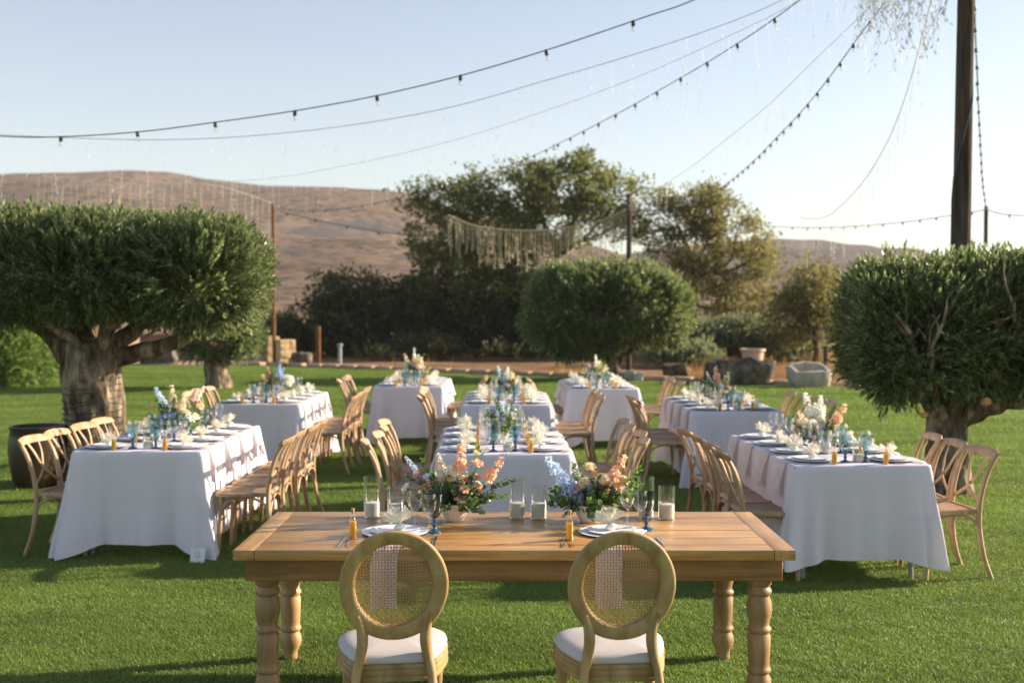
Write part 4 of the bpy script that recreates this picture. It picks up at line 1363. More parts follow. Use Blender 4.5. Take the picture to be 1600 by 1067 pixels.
# ================================================================== cross-back chairs
def cross_chair():
    root = thing('cross_back_chair', 'x', 'chair')
    for s in (-1, 1):
        pts = crom([(s * .200, -.262, 0), (s * .190, -.212, .14), (s * .180, -.184, .31), (s * .178, -.180, .45), (s * .182, -.197, .58), (s * .188, -.240, .72), (s * .190, -.292, .812)], 3)
        n = len(pts)
        MB().tube(pts, [.0145 + .0035 * math.sin(i / (n - 1) * PI) for i in range(n)], 9).build('back_post', M['chair'], root)
        pts = crom([(s * .172, .155, .445), (s * .176, .165, .25), (s * .182, .182, 0)], 4)
        MB().tube(pts, [.0185 - .004 * i / 8 for i in range(9)], 9).build('front_leg', M['chair'], root)
        # strap of the cross: from under the crest on one side to the seat on the other
        pts = crom([(s * .088, -.290, .795), (s * .064, -.255, .73), (s * .036, -.232, .665), (0, -.210, .605), (-s * .07, -.197, .553), (-s * .168, -.187, .500)], 3)
        MB().tube([p + Vector((0, .006 * s, 0)) for p in pts], .0125, 8, True, .42, up=(0, 1, 0)).build('cross_strap', M['chair'], root)
        # bent brace along the side
        pts = [Vector((s * .176, -.19 + .36 * (1 - math.cos(PI * t / 14)) / 2, .27 + .155 * math.sin(PI * t / 14) ** .8)) for t in range(15)]
        MB().tube(pts, .0095, 7).build('brace', M['chair'], root)
    pts = [Vector((-.178 + .356 * (1 - math.cos(PI * t / 14)) / 2, .162, .27 + .155 * math.sin(PI * t / 14) ** .8)) for t in range(15)]
    MB().tube(pts, .0095, 7).build('brace', M['chair'], root)
    pts = [Vector((-.180 + .36 * (1 - math.cos(PI * t / 14)) / 2, -.195, .27 + .155 * math.sin(PI * t / 14) ** .8)) for t in range(15)]
    MB().tube(pts, .0095, 7).build('brace', M['chair'], root)
    # crest rail, a bowed band wider than the posts
    V, F = [], []
    nn = 16
    prof = [(-.010, -.025), (-.012, 0), (-.010, .023), (0, .028), (.010, .023), (.012, 0), (.010, -.025), (0, -.028)]
    for i in range(nn + 1):
        u = i / nn * 2 - 1
        e = 1 - .25 * abs(u) ** 6
        for a, b_ in prof:
            V.append((u * .215, -.318 + .040 * u * u + a * e - b_ * .45, .812 + b_ * e * (1.0 - .12 * u * u) + .006 * (1 - u * u)))
    m = len(prof)
    for i in range(nn):
        for k_ in range(m):
            F.append((i * m + k_, i * m + (k_ + 1) % m, (i + 1) * m + (k_ + 1) % m, (i + 1) * m + k_))
    F += [tuple(range(m)), tuple(reversed(range(nn * m, (nn + 1) * m)))]
    MB().add(V, F).build('crest_rail', M['chair'], root, True, 50)
    half = [(.155, -.185), (.182, -.165), (.205, -.02), (.212, .12), (.185, .190), (.10, .208)]
    loop = [(0, -.188)] + half + [(0, .212)] + [(-x, y_) for x, y_ in reversed(half)]
    out = [(p.x, p.y) for p in crom([(x, y_, 0) for x, y_ in loop], 3, True)]
    n = len(out)
    prof = [(.97, .428), (1, .434), (1, .452), (.97, .459), (.88, .459), (.86, .454)]
    st = MB().add([(x * s, y_ * s, z) for s, z in prof for x, y_ in out], [(j * n + k_, j * n + (k_ + 1) % n, (j + 1) * n + (k_ + 1) % n, (j + 1) * n + k_) for j in range(len(prof) - 1) for k_ in range(n)] + [tuple(reversed(range(n)))])
    se = st.build('seat', M['chair'], root, True, 40)
    MB().add([(x * s, y_ * s, z) for s, z in ((.87, .452), (.6, .449), (.3, .447)) for x, y_ in out], [(j * n + k_, j * n + (k_ + 1) % n, (j + 1) * n + (k_ + 1) % n, (j + 1) * n + k_) for j in range(2) for k_ in range(n)] + [tuple(range(2 * n, 3 * n))]).build('woven_panel', M['rattan'], se)
    return Proto(root)
XC = cross_chair()

# ================================================================== white tables
WZ = .755
def table_cloth(label, x0, x1, y0, y1, rot, seed, lift=0.0):
    cx, cy = (x0 + x1) / 2, (y0 + y1) / 2
    hx, hy = (x1 - x0) / 2, (y1 - y0) / 2
    r = .03
    per = []                                           # (x, y, nx, ny, distance to corner, is corner id)
    def side(ax, ay, bx, by, nx, ny, n):
        L_ = math.hypot(bx - ax, by - ay)
        for i in range(n):
            t = i / n
            per.append((ax + (bx - ax) * t, ay + (by - ay) * t, nx, ny, min(t, 1 - t) * L_))
    def arc(ccx, ccy, a0):
        for i in range(8):
            a = a0 + PI / 2 * i / 8
            per.append((ccx + r * math.cos(a), ccy + r * math.sin(a), math.cos(a), math.sin(a), 0))
    side(-hx + r, -hy, hx - r, -hy, 0, -1, 56); arc(hx - r, -hy + r, -PI / 2)
    side(hx, -hy + r, hx, hy - r, 1, 0, 96); arc(hx - r, hy - r, 0)
    side(hx - r, hy, -hx + r, hy, 0, 1, 56); arc(-hx + r, hy - r, PI / 2)
    side(-hx, hy - r, -hx, -hy + r, -1, 0, 96); arc(-hx + r, -hy + r, PI)
    n = len(per)
    rows = 18
    V, F = [], []
    for (x, y_, nx, ny, d) in per:                      # flat top ring, 2 rows
        V.append((x - nx * .012, y_ - ny * .012, WZ + .004))
    for j in range(rows + 1):
        t = j / rows
        for i, (x, y_, nx, ny, d) in enumerate(per):
            c = math.exp(-(d / .11) ** 2)
            dx, dy = math.copysign(1, x), math.copysign(1, y_)
            kx, ky = nx * (1 - c * .75) + dx * .7071 * c * .75, ny * (1 - c * .75) + dy * .7071 * c * .75
            L_ = math.hypot(kx, ky); kx, ky = kx / L_, ky / L_
            s = i / n
            big = nz3(x * 2.2 + seed, y_ * 2.2, 1)
            fold = math.sin(s * 2 * PI * 23 + 3 * nz3(s * 9, seed)) * (.005 + .016 * max(0, big + .1)) + .030 * big + .008 * nz3(x * 6 + t * 2, y_ * 6 + t, seed + t * 3)
            pinch = -.045 * math.exp(-((d - .20) / .09) ** 2)
            corner_fold = .035 * c * math.sin(i * .75 + seed) + .016 * math.exp(-(d / .30) ** 2) * math.sin(d * 52 + seed + dx) + .007 * math.sin(d * 17 + seed * 2)
            offs = .004 + t * (.040 + .085 * c * (1 + .35 * nz3(dx * 3 + seed, dy * 3, 2)) + pinch + fold) + corner_fold * t ** 1.3
            drop = .655 - lift + (.080 - lift * .5) * c + .022 * nz3(x * 1.6 + seed, y_ * 1.6, 5)
            z = WZ - t * drop
            if j == 0: offs, z = 0, WZ + .001
            z = max(z, .006 + .004 * (i % 3))
            V.append((x + kx * offs, y_ + ky * offs, z))
    for j in range(rows + 1):
        for i in range(n):
            i2 = (i + 1) % n
            F.append((j * n + i2, j * n + i, (j + 1) * n + i, (j + 1) * n + i2))
    F.append(tuple(range(n)))
    o = MB().add(V, F).build('tablecloth', M['cloth'], None, True, 75)
    o.location = (cx, cy, 0)
    o.rotation_euler = (0, 0, rot)
    return tag(o, label, 'tablecloth', 'white tablecloths')

def banquet_table():
    root = thing('banquet_table', 'x', 'table')
    MB().bevel_box((0, 0, WZ - .018), (.90, 1.80, .032), .006).build('table_top', M['board'], root)
    for sx in (-1, 1):
        for sy in (-1, 1):
            MB().tube([(sx * .34, sy * .76, WZ - .035), (sx * .36, sy * .80, .02), (sx * .36, sy * .80, 0)], .016, 10).build('leg', M['grey_metal'], root)
    return Proto(root)
BT = banquet_table()

# ---- small things for the places
def make_plate():
    root = thing('dinner_plate', 'x', 'plate')
    MB().lathe([(.120, .000), (.145, .004), (.156, .0075), (.157, .0095), (.152, .0100), (.140, .0080), (.11, .0065), (.09, .006), (.001, .006)], 40).build('charger', M['plate'], root)
    MB().lathe([(.085, .0070), (.105, .0105), (.117, .0150), (.118, .0175), (.114, .0178), (.103, .0150), (.08, .0118), (.001, .0115)], 40).build('upper_plate', M['plate'], root)
    return Proto(root)
PL = make_plate()

def make_favour():
    root = thing('tulle_favour', 'x', 'favour')
    rng = random.Random(3)
    for L_, (rr, hh, ph) in enumerate(((.052, .048, 0), (.040, .062, 1.3), (.060, .032, 2.2))):
        V, F = [], []
        n, rows = 60, 8
        for j in range(rows + 1):
            t = j / rows
            for k in range(n):
                w = 2 * PI * k / n
                ru = math.sin(w * 5 + ph) * .5 + math.sin(w * 11 + ph * 2) * .35 + math.sin(w * 19 + ph) * .2
                r_ = .008 + rr * t ** 1.25 * (1 + .28 * ru * t)
                z = .030 + hh * t ** .8 * (1 + .30 * math.sin(w * 3 + ph * 3) * t + .10 * math.sin(w * 13 + ph) * t)
                V.append((r_ * math.cos(w + .25 * ru * t), r_ * math.sin(w + .25 * ru * t), z))
        for j in range(rows):
            for k in range(n):
                F.append((j * n + k, j * n + (k + 1) % n, (j + 1) * n + (k + 1) % n, (j + 1) * n + k))
        MB().add(V, F).build('tulle_layer', M['tulle'], root, True, 180)
    MB().lathe([(.012, 0), (.026, .006), (.030, .016), (.022, .026), (.009, .031), (.009, .035)], 16, top=True).build('pouch', M['card'], root)
    return Proto(root)
FV = make_favour()

def make_bottle():
    root = thing('oil_bottle', 'x', 'bottle')
    MB().lathe([(.0145, .002), (.0160, .005), (.0160, .074), (.0148, .080), (.001, .080)], 18).build('oil', M['oil'], root)
    MB().lathe([(.0165, 0), (.0175, .003), (.0175, .080), (.014, .092), (.0075, .103), (.0070, .122), (.0085, .123), (.0085, .127)], 18).build('glass', M['bottle_glass'], root)
    MB().lathe([(.0062, .116), (.0064, .128), (.0082, .129), (.0082, .138)], 12, top=True).build('cork', M['cork'], root)
    return Proto(root)
OB = make_bottle()

def make_wine():
    root = thing('wine_glass', 'x', 'glass')
    MB().lathe([(.033, .001), (.032, .003), (.012, .006), (.0045, .012), (.0036, .03), (.0036, .075), (.006, .086), (.020, .096), (.033, .116), (.0375, .140), (.036, .165), (.0325, .190)], 28).build('glass_body', M['wine'], root)
    return Proto(root)
WG = make_wine()

def make_goblet(mat, nm):
    root = thing('goblet', 'x', 'goblet')
    V = MB()
    n = 36
    prof = [(.014, .068), (.024, .078), (.033, .098), (.0372, .125), (.0385, .155), (.0400, .180)]
    vs, fs = [], []
    for j, (r_, z) in enumerate(prof):
        for k in range(n):
            w = 2 * PI * k / n
            q = 1 + (.022 * (1 if (k // 2 + j) % 2 else -1) if 0 < j < 5 else 0)
            vs.append((r_ * q * math.cos(w), r_ * q * math.sin(w), z))
    for j in range(len(prof) - 1):
        for k in range(n):
            fs.append((j * n + k, j * n + (k + 1) % n, (j + 1) * n + (k + 1) % n, (j + 1) * n + k))
    V.add(vs, fs).build('cup', M[mat], root, True, 60)
    MB().lathe([(.034, 0), (.034, .004), (.026, .008), (.014, .012), (.008, .018), (.007, .024), (.012, .030), (.012, .035), (.007, .040), (.0075, .046), (.0125, .053), (.0105, .060), (.010, .066), (.016, .072), (.018, .0745), (.002, .072)], 24).build('stem', M['blue_foot'], root)
    return Proto(root)
GB = make_goblet('blue_glass', 'blue')
GD = make_goblet('teal_glass', 'dark')

def make_candle(h, r=.042, wax=.075):
    root = thing('candle_vase', 'x', 'candle')
    MB().lathe([(r, 0), (r, h), (r - .0025, h), (r - .0025, .006), (.001, .006)], 32).build('glass_cylinder', M['vase'], root, True, 50)
    MB().lathe([(r - .005, .0075), (r - .004, .02), (r - .004, wax - .002), (r - .008, wax), (.003, wax - .002)], 28, top=True).build('wax', M['wax'], root, True, 50)
    MB().tube([(0, 0, wax - .004), (.001, 0, wax + .008), (-.003, 0, wax + .016)], .0014, 5).build('wick', M['wick'], root)
    return Proto(root)
C_TALL, C_SHORT, C_LOW = make_candle(.203), make_candle(.162), make_candle(.14, .04, .05)

def make_fork():
    root = thing('fork', 'x', 'fork')
    MB().tube([(0, -.10, .004), (0, -.05, .003), (0, .0, .006), (0, .03, .008)], [.0065, .005, .0028, .0030], 8, True, .3, up=(0, 0, 1)).build('handle', M['steel'], root)
    t = MB().tube([(0, .028, .008), (0, .04, .006), (0, .055, .004)], [.003, .0095, .0105], 8, True, .2, up=(0, 0, 1))
    for x in (-.0082, -.0028, .0028, .0082):
        t.tube([(x, .052, .004), (x, .075, .005), (x, .097, .010)], [.0016, .0015, .0008], 5)
    t.build('tines', M['steel'], root)
    return Proto(root)
FK = make_fork()
def make_knife():
    root = thing('knife', 'x', 'knife')
    MB().tube([(0, -.11, .004), (0, -.05, .005), (0, 0, .004)], [.006, .0065, .005], 8, True, .5, up=(0, 0, 1)).build('handle', M['steel'], root)
    MB().tube([(0, -.002, .004), (0, .04, .004), (.001, .09, .004), (.004, .115, .004)], [.005, .0085, .008, .002], 8, True, .15, up=(0, 0, 1)).build('blade', M['steel'], root)
    return Proto(root)
KN = make_knife()

def make_napkin(w, inner, hang, seed, name='napkin', taper=0.0, mat='napkin'):
    """a folded napkin that lies on the table and falls over its edge; edge at y = 0, table towards +y"""
    root = thing(name, 'x', 'napkin')
    def fn(u, v):
        L_ = inner + hang
        s = v * L_
        x = (u - .5) * w * (1 - taper * v)
        if s < inner - .01:
            y_, z = inner - s, .006
        elif s < inner + .012:
            q = (s - inner + .01) / .022
            y_, z = .01 - .022 * math.sin(q * PI / 2) , .006 - .012 * (1 - math.cos(q * PI / 2))
        else:
            d = s - inner - .012
            y_, z = -.012 - .055 * (d / hang) - .012 * math.sin(u * 9 + seed) * d / hang - .01 * math.cos(u * 2 * PI) * d / hang, -.006 - d
        return (x + .006 * math.sin(v * 5 + seed), y_, z + .002 * math.sin(u * 14 + seed))
    MB().grid(fn, 10, 26).build('linen', M[mat], root, True, 180)
    def hem(u, v):
        p = fn(u, 1 - .03 * (1 - v)); return (p[0], p[1] - .003, p[2] - .001)
    MB().grid(hem, 10, 2).build('hem', M[mat], root, True, 180)
    return Proto(root)
NK = [make_napkin(.215, .22, .23, s, taper=.25) for s in (0, 2.1, 4)]
NF = make_napkin(.115, .10, .245, 1.2, mat='napkin_pink')

# ================================================================== flowers
def petal_rings(rings, seg=3):
    """a cupped bloom of petals, unit size, opening along +z"""
    V, F = [], []
    rng = random.Random(len(rings))
    for (n, r0, r1, h, wid, tip, ph) in rings:
        for k in range(n):
            a = 2 * PI * k / n + ph + rng.uniform(-.15, .15)
            i0 = len(V)
            for jv in range(seg + 1):
                v = jv / seg
                for ju in range(seg + 1):
                    u = ju / seg * 2 - 1
                    ww = wid * math.sin(PI * (.18 + .70 * v)) ** .7
                    r_ = r0 + (r1 - r0) * v ** 1.6 - .10 * u * u * (v)
                    z = h * math.sin(v * PI * .5 * tip) * (1 - .12 * u * u)
                    V.append((r_ * math.cos(a + u * ww), r_ * math.sin(a + u * ww), z))
            w = seg + 1
            F += [(i0 + j * w + i, i0 + j * w + i + 1, i0 + (j + 1) * w + i + 1, i0 + (j + 1) * w + i) for j in range(seg) for i in range(seg)]
    return np.array(V), np.array(F)
ROSE = petal_rings([(3, .05, .16, .85, 1.1, 1, 0), (4, .10, .34, .90, .95, 1, .5), (5, .14, .58, .84, .80, 1.05, 1.1), (5, .16, .82, .70, .75, 1.15, .3), (6, .16, 1.02, .50, .62, 1.35, .9)])
OPEN = petal_rings([(5, .04, .75, .42, .55, 1.2, 0), (6, .05, 1.0, .34, .52, 1.4, .5)])
FLOR = petal_rings([(5, .03, 1.0, .35, .55, 1.2, 0)], 1)
DBL = petal_rings([(3, .03, .45, .75, .9, 1, .4), (5, .06, 1.0, .50, .65, 1.25, 0)], 2)

def rand_dir_mats(rng, d):
    return rot_to(d, rng.uniform(0, 6.28, len(d)))

def spike(rng, n, length, r, proto, size, taper=.55):
    t = np.sort(rng.uniform(0, 1, n))
    a = np.arange(n) * 2.4 + rng.uniform(-.3, .3, n)
    rad = r * (1 - taper * t)
    pos = np.stack([rad * np.cos(a) * .7, rad * np.sin(a) * .7, t * length], 1)
    d = np.stack([np.cos(a), np.sin(a), np.full(n, .45) + t * .6], 1)
    return scatter([proto], np.zeros(n, int), pos, rand_dir_mats(rng, d), size * (1.1 - taper * t) * rng.uniform(.8, 1.2, n))

def ball(rng, n, r, proto, size):
    d = rng.normal(0, 1, (n, 3)); d[:, 2] = np.abs(d[:, 2]) * 1.1 - .3; d /= np.linalg.norm(d, axis=1, keepdims=True)
    return scatter([proto], np.zeros(n, int), d * r * rng.uniform(.85, 1.05, (n, 1)), rand_dir_mats(rng, d), size * rng.uniform(.8, 1.2, n))

def leaf_sprig(rng, n, length, L, W, rnd, droop=.1):
    """a stem that bows over, with leaves along it"""
    V, F = [], []
    pts = [np.array([0, droop * length * t * t, length * (t - .25 * droop * t * t)]) for t in np.linspace(0, 1, 9)]
    for a, b_ in zip(pts, pts[1:]):
        i = len(V); w = .0012
        V += [a + [w, 0, 0], a - [w, 0, 0], b_ - [w, 0, 0], b_ + [w, 0, 0]]; F.append((i, i + 1, i + 2, i + 3))
        i = len(V)
        V += [a + [0, w, 0], a - [0, w, 0], b_ - [0, w, 0], b_ + [0, w, 0]]; F.append((i, i + 1, i + 2, i + 3))
    for j in range(n):
        t = .12 + .88 * (j + 1) / n
        p = np.array([0, droop * length * t * t, length * (t - .25 * droop * t * t)])
        a = (j % 2) * PI + (j // 2) * 1.57 * (.6 if rnd else 1) + rng.uniform(-.5, .5)
        tilt = rng.uniform(.7, 1.3) * (1.1 - .5 * t)
        l, w = L * rng.uniform(.75, 1.2) * (1.1 - .35 * t), W * rng.uniform(.8, 1.15) * (1.1 - .35 * t)
        if rnd:
            q = np.array([(0, 0, 0), (w * .8, .02 * l, l * .25), (w, -.02 * l, l * .6), (w * .45, -.08 * l, l * .95), (-w * .45, -.08 * l, l * .95), (-w, -.02 * l, l * .6), (-w * .8, .02 * l, l * .25)])
            ff = [(0, 1, 2, 5), (0, 5, 6, 0), (2, 3, 4, 5)]
            ff = [(0, 1, 5, 6), (1, 2, 5, 5), (2, 3, 4, 5)]
            ff = [(6, 0, 1, 1), (6, 1, 2, 5), (5, 2, 3, 4)]
        else:
            q = np.array([(0, 0, 0), (w, .03 * l, l * .4), (0, -.12 * l, l), (-w, .03 * l, l * .4)])
            ff = [(0, 1, 2, 3)]
        ct, st = math.cos(tilt), math.sin(tilt)
        y2, z2 = q[:, 1] * ct + q[:, 2] * st, q[:, 2] * ct - q[:, 1] * st
        ca, sa = math.cos(a), math.sin(a)
        q = np.stack([q[:, 0] * ca - y2 * sa, q[:, 0] * sa + y2 * ca, z2], 1) + p
        i = len(V)
        V += list(q); F += [tuple(i + x for x in f) for f in ff]
    return np.array(V), F

def tri_safe(name, V, F, mat, smooth=True):
    me = bpy.data.meshes.new(name)
    F2 = [tuple(dict.fromkeys(f)) for f in F]
    me.from_pydata([tuple(v) for v in V], [], F2)
    if smooth: me.polygons.foreach_set('use_smooth', [True] * len(me.polygons))
    me.materials.append(M[mat]); me.update()
    return me

frng = np.random.default_rng(77)
BL = {}
for c in ('peach', 'apricot', 'cream', 'white', 'yellow', 'orange', 'dusty'):
    BL['rose_' + c] = np_mesh('rose_bloom', ROSE[0], ROSE[1], M['p_' + c], True)
for c in ('peach', 'cream', 'white', 'blue', 'violet', 'orange', 'pale_blue'):
    BL['open_' + c] = np_mesh('open_bloom', OPEN[0], OPEN[1], M['p_' + c], True)
for c in ('peach', 'cream', 'yellow', 'white', 'apricot', 'dusty'):
    V, F = spike(frng, 26, 1.0, .16, DBL, .17); BL['stock_' + c] = np_mesh('stock_spike', V, F, M['p_' + c], True)
for c in ('blue', 'pale_blue', 'white', 'violet'):
    V, F = spike(frng, 34, 1.0, .12, DBL, .105, .6); BL['delph_' + c] = np_mesh('delphinium_spike', V, F, M['p_' + c], True)
for c in ('white', 'pale_blue', 'cream'):
    V, F = ball(frng, 90, .85, FLOR, .27); BL['hyd_' + c] = np_mesh('hydrangea_head', V, F, M['p_' + c], True)
for k in range(3):
    V, F = leaf_sprig(frng, 16, 1.0, .20, .085, True, .25); BL['euc%d' % k] = tri_safe('eucalyptus_sprig', V, F, 'euc')
    V, F = leaf_sprig(frng, 18, 1.0, .26, .060, False, .35); BL['rus%d' % k] = tri_safe('leafy_sprig', V, F, 'ruscus')
    V, F = leaf_sprig(frng, 16, 1.0, .20, .085, True, .25); BL['eug%d' % k] = tri_safe('eucalyptus_sprig', V, F, 'ruscus')
bowl_me = MB().lathe([(.040, 0), (.043, .004), (.062, .035), (.074, .075), (.076, .088), (.072, .088), (.069, .075), (.057, .040), (.001, .036)], 40).mesh('bowl', M['bowl'])
NAMES = dict(rose='rose_bloom', open='open_bloom', stock='stock_spike', delph='delphinium_spike', hyd='hydrangea_head', euc='eucalyptus_sprig', rus='leafy_sprig', eug='eucalyptus_sprig')

def bouquet(label, loc, spec, group, seed, scale=1.0):
    """spec: (kind, x, y, z of the head above the bowl's foot, size, length for spikes and sprigs)"""
    rng = random.Random(seed)
    root = thing('flower_bowl', label, 'flowers', loc, 0, group)
    link('bowl', bowl_me, root)
    st = MB()
    for (kind, x, y_, z, s) in spec:
        fam = kind.split('_')[0].rstrip('0123456789')
        o0 = Vector((x * .18, y_ * .18, .07))
        head = Vector((x, y_, z))
        d = (head - o0).normalized()
        if fam in ('rose', 'open', 'hyd'):
            nd_ = (d + Vector((0, -.35, .25))).normalized()          # heads turn outwards and to the light
            pos, sc = head - nd_ * s * .4, (s, s, s)
            st.tube([o0, o0.lerp(head, .5) + Vector((0, 0, .006)), pos], .0016, 5, False)
        else:
            nd_ = d
            pos, sc = head - d * s, ((s, s, s))
            if (pos - o0).dot(d) > .01:
                st.tube([o0, o0.lerp(pos, .5), pos, pos + d * s * .8], .0016, 5, False)
            elif fam in ('stock', 'delph'):
                st.tube([pos, head], .0016, 5, False)
        q = nd_.to_track_quat('Z', 'Y').to_matrix() @ Matrix.Rotation(rng.uniform(0, 6.28), 3, 'Z')
        o = link(NAMES[fam], BL[kind], root)
        o.matrix_local = Matrix.Translation(pos) @ q.to_4x4() @ Matrix.Diagonal((*sc, 1))
    st.build('stems', M['stem'], root)
    if scale != 1: root.scale = (scale,) * 3
    return root

def filler(rng, n_leaf, n_bloom, R_, H, kinds, flat=.8):
    out = []
    for k in range(n_leaf):
        a = rng.uniform(0, 2 * PI); e = rng.uniform(.0, 1.2); l = R_ * rng.uniform(.75, 1.12)
        out.append((rng.choice(['euc0', 'euc1', 'euc2', 'rus0', 'rus1', 'eug0', 'eug1']), l * math.cos(a) * math.cos(e), l * math.sin(a) * math.cos(e) * flat, .075 + l * math.sin(e) * H / R_ * .7, l * rng.uniform(.6, .95)))
    for k in range(n_bloom):
        a = rng.uniform(0, 2 * PI); e = rng.uniform(.15, 1.3); l = R_ * rng.uniform(.55, .85)
        out.append((rng.choice(kinds), l * math.cos(a) * math.cos(e), l * math.sin(a) * math.cos(e) * flat, .09 + l * math.sin(e) * H / R_ * .75, rng.uniform(.026, .042)))
    return out

s_ = 317.0
def px_off(px, py, cx, cyb):            # picture offsets at the farm table, in metres from the bowl's foot
    return (px - cx) / s_, (cyb - py) / s_
def near_bouquet(label, px, yb, Y, items, seed, leaf_px):
    rng = random.Random(seed)
    spec = []
    for kind, x, y_, size in items:
        dx, dz = px_off(x, y_, px, yb)
        if size < .04: size *= 1.4
        spec.append((kind, dx, rng.uniform(-.07, .03), dz, size))
    for kind, x, y_, size in leaf_px:
        dx, dz = px_off(x, y_, px, yb)
        spec.append((kind, dx, rng.uniform(-.06, .06), dz, size))
    for k in range(80):                                        # dense low greens round the rim
        a = rng.uniform(0, 2 * PI); l = rng.uniform(.12, .23); e = rng.uniform(.05, 1.25)
        spec.append((rng.choice(['euc0', 'euc1', 'euc2', 'rus0', 'rus2', 'eug2']), l * math.cos(a) * math.cos(e), l * math.sin(a) * math.cos(e) * .8, .075 + l * math.sin(e) * .75, l * .85))
    for k in range(34):
        a = rng.uniform(0, 2 * PI); l = rng.uniform(.10, .20); e = rng.uniform(.2, 1.3)
        spec.append((rng.choice(['rose_cream', 'rose_apricot', 'open_white', 'open_violet', 'rose_peach', 'rose_dusty']), l * math.cos(a) * math.cos(e), abs(l * math.sin(a) * math.cos(e) * .8) - .02, .08 + l * math.sin(e) * .8, rng.uniform(.018, .028)))
    p = at(px, yb, Y)
    return bouquet(label, (p.x, Y, TZ), spec, 'flower bowls on the farm table', seed)
near_bouquet('white bowl of peach, cream and violet flowers, left one on the farm table', 711, 815, 5.62,
    [('stock_peach', 722, 690, .155), ('stock_peach', 786, 718, .14), ('rose_peach', 747, 724, .026), ('rose_apricot', 750, 765, .018), ('rose_apricot', 729, 750, .022), ('rose_apricot', 706, 746, .016), ('rose_apricot', 727, 762, .021),
     ('rose_cream', 682, 755, .024), ('open_orange', 666, 757, .022), ('open_peach', 722, 777, .030), ('stock_cream', 684, 712, .09), ('hyd_white', 705, 735, .028), ('open_violet', 700, 772, .030), ('open_violet', 712, 764, .026),
     ('rose_peach', 650, 742, .019), ('open_pale_blue', 668, 741, .018), ('rose_apricot', 745, 746, .019), ('open_cream', 742, 780, .02), ('delph_pale_blue', 632, 712, .10), ('rose_yellow', 745, 708, .014), ('open_white', 632, 762, .026), ('open_cream', 690, 722, .018),
     ('delph_blue', 737, 792, .07)], 3,
    [('euc0', 802, 742, .17), ('eug1', 790, 770, .15), ('euc2', 775, 782, .16), ('eug2', 655, 722, .16), ('euc1', 640, 735, .16), ('rus1', 640, 765, .14), ('eug0', 762, 796, .12), ('euc1', 700, 800, .09), ('rus0', 760, 700, .14)])
near_bouquet('white bowl of blue, peach and yellow flowers, right one on the farm table', 921, 817, 5.58,
    [('delph_pale_blue', 852, 708, .30), ('delph_blue', 868, 728, .24), ('stock_peach', 974, 714, .15), ('rose_yellow', 920, 728, .026), ('rose_apricot', 964, 756, .030), ('rose_cream', 975, 750, .022), ('rose_orange', 904, 768, .018), ('rose_orange', 888, 770, .022),
     ('rose_orange', 944, 773, .019), ('hyd_cream', 944, 745, .026), ('open_cream', 932, 758, .02), ('hyd_cream', 912, 752, .026), ('rose_dusty', 898, 763, .021), ('delph_violet', 920, 752, .12), ('rose_apricot', 928, 738, .014), ('open_white', 902, 742, .022), ('stock_apricot', 960, 735, .09),
     ('rose_apricot', 935, 763, .019), ('open_white', 930, 752, .018)], 4,
    [('rus0', 1008, 730, .20), ('rus1', 1000, 748, .18), ('eug0', 985, 768, .14), ('euc1', 862, 790, .14), ('euc0', 872, 782, .15), ('eug2', 893, 728, .16), ('eug1', 905, 735, .14), ('euc2', 960, 792, .11), ('rus2', 985, 745, .16)])

# ---- on the farm table
def ontop(px, py):
    Y = (CAM_H - TZ) * FPX / (py - 484)
    p = at(px, py, Y)
    return (p.x, Y, TZ + .001)
for pr, x, y_, lab in ((C_TALL, 581.5, 813, 'tall glass candle cylinder, leftmost on the farm table'), (C_SHORT, 618.5, 816, 'shorter glass candle cylinder behind the left wine glasses'),
                       (C_TALL, 808, 814, 'tall glass candle cylinder in the middle of the farm table'), (C_SHORT, 842, 815, 'shorter glass candle cylinder in the middle of the farm table'),
                       (C_TALL, 1009, 813, 'tall glass candle cylinder right of the blue and peach flowers'), (C_SHORT, 1041.5, 816, 'shorter glass candle cylinder, rightmost on the farm table')):
    q = ontop(x, y_ - 4)
    pr.put(q, 0, lab, 'glass candle cylinders on the farm table')
for side, gx, w1, w2, pc, bx, fx, tx in (('left', (679, 833), (648, 829), (671, 836), (617, 834), (551.5, 843), 527, (628, 830)), ('right', (1010, 829), (980, 824), (1001, 830), (956, 834), (890, 846), 876, (955, 831))):
    GD.put(ontop(*gx), 0, 'smoky blue goblet at the %s place of the farm table' % side, 'goblets on the farm table')
    WG.put(ontop(*w1), 0, 'clear wine glass, outer one at the %s place of the farm table' % side, 'wine glasses on the farm table')
    WG.put(ontop(*w2), 0, 'clear wine glass next to the goblet, %s place of the farm table' % side, 'wine glasses on the farm table')
    q = ontop(*pc)
    PL.put(q, .3, 'white plates stacked at the %s place of the farm table' % side, 'plates on the farm table')
    q2 = ontop(*tx)
    FV.put((q2[0], q[1], TZ + .0135), 1.0 if side == 'left' else 2.4, 'cream tulle favour on the %s plate of the farm table' % side, 'tulle favours on the farm table', 1.0, (R(-24), R(10), 1.0))
    OB.put(ontop(*bx), 0, 'golden oil bottle with cork at the %s place of the farm table' % side, 'oil bottles on the farm table')
    f = ontop(fx + 6, 853)
    FK.put((f[0], 5.075, TZ + .001), R(-4), 'steel fork, outer one at the %s place of the farm table' % side, 'forks on the farm table')
    FK.put((f[0] + .032, 5.08, TZ + .001), R(2), 'steel fork nearer the plate at the %s place of the farm table' % side, 'forks on the farm table')
    KN.put((q[0] + .20, 5.09, TZ + .001), R(1), 'steel knife beside the plate at the %s place of the farm table' % side, 'knives on the farm table')
    NF.put(((601 - 800) / 361 if side == 'left' else (952 - 800) / 361, FY0, TZ + .001), 0, 'narrow pale napkin hanging off the farm table behind the %s oval chair' % side, 'napkins on the farm table')

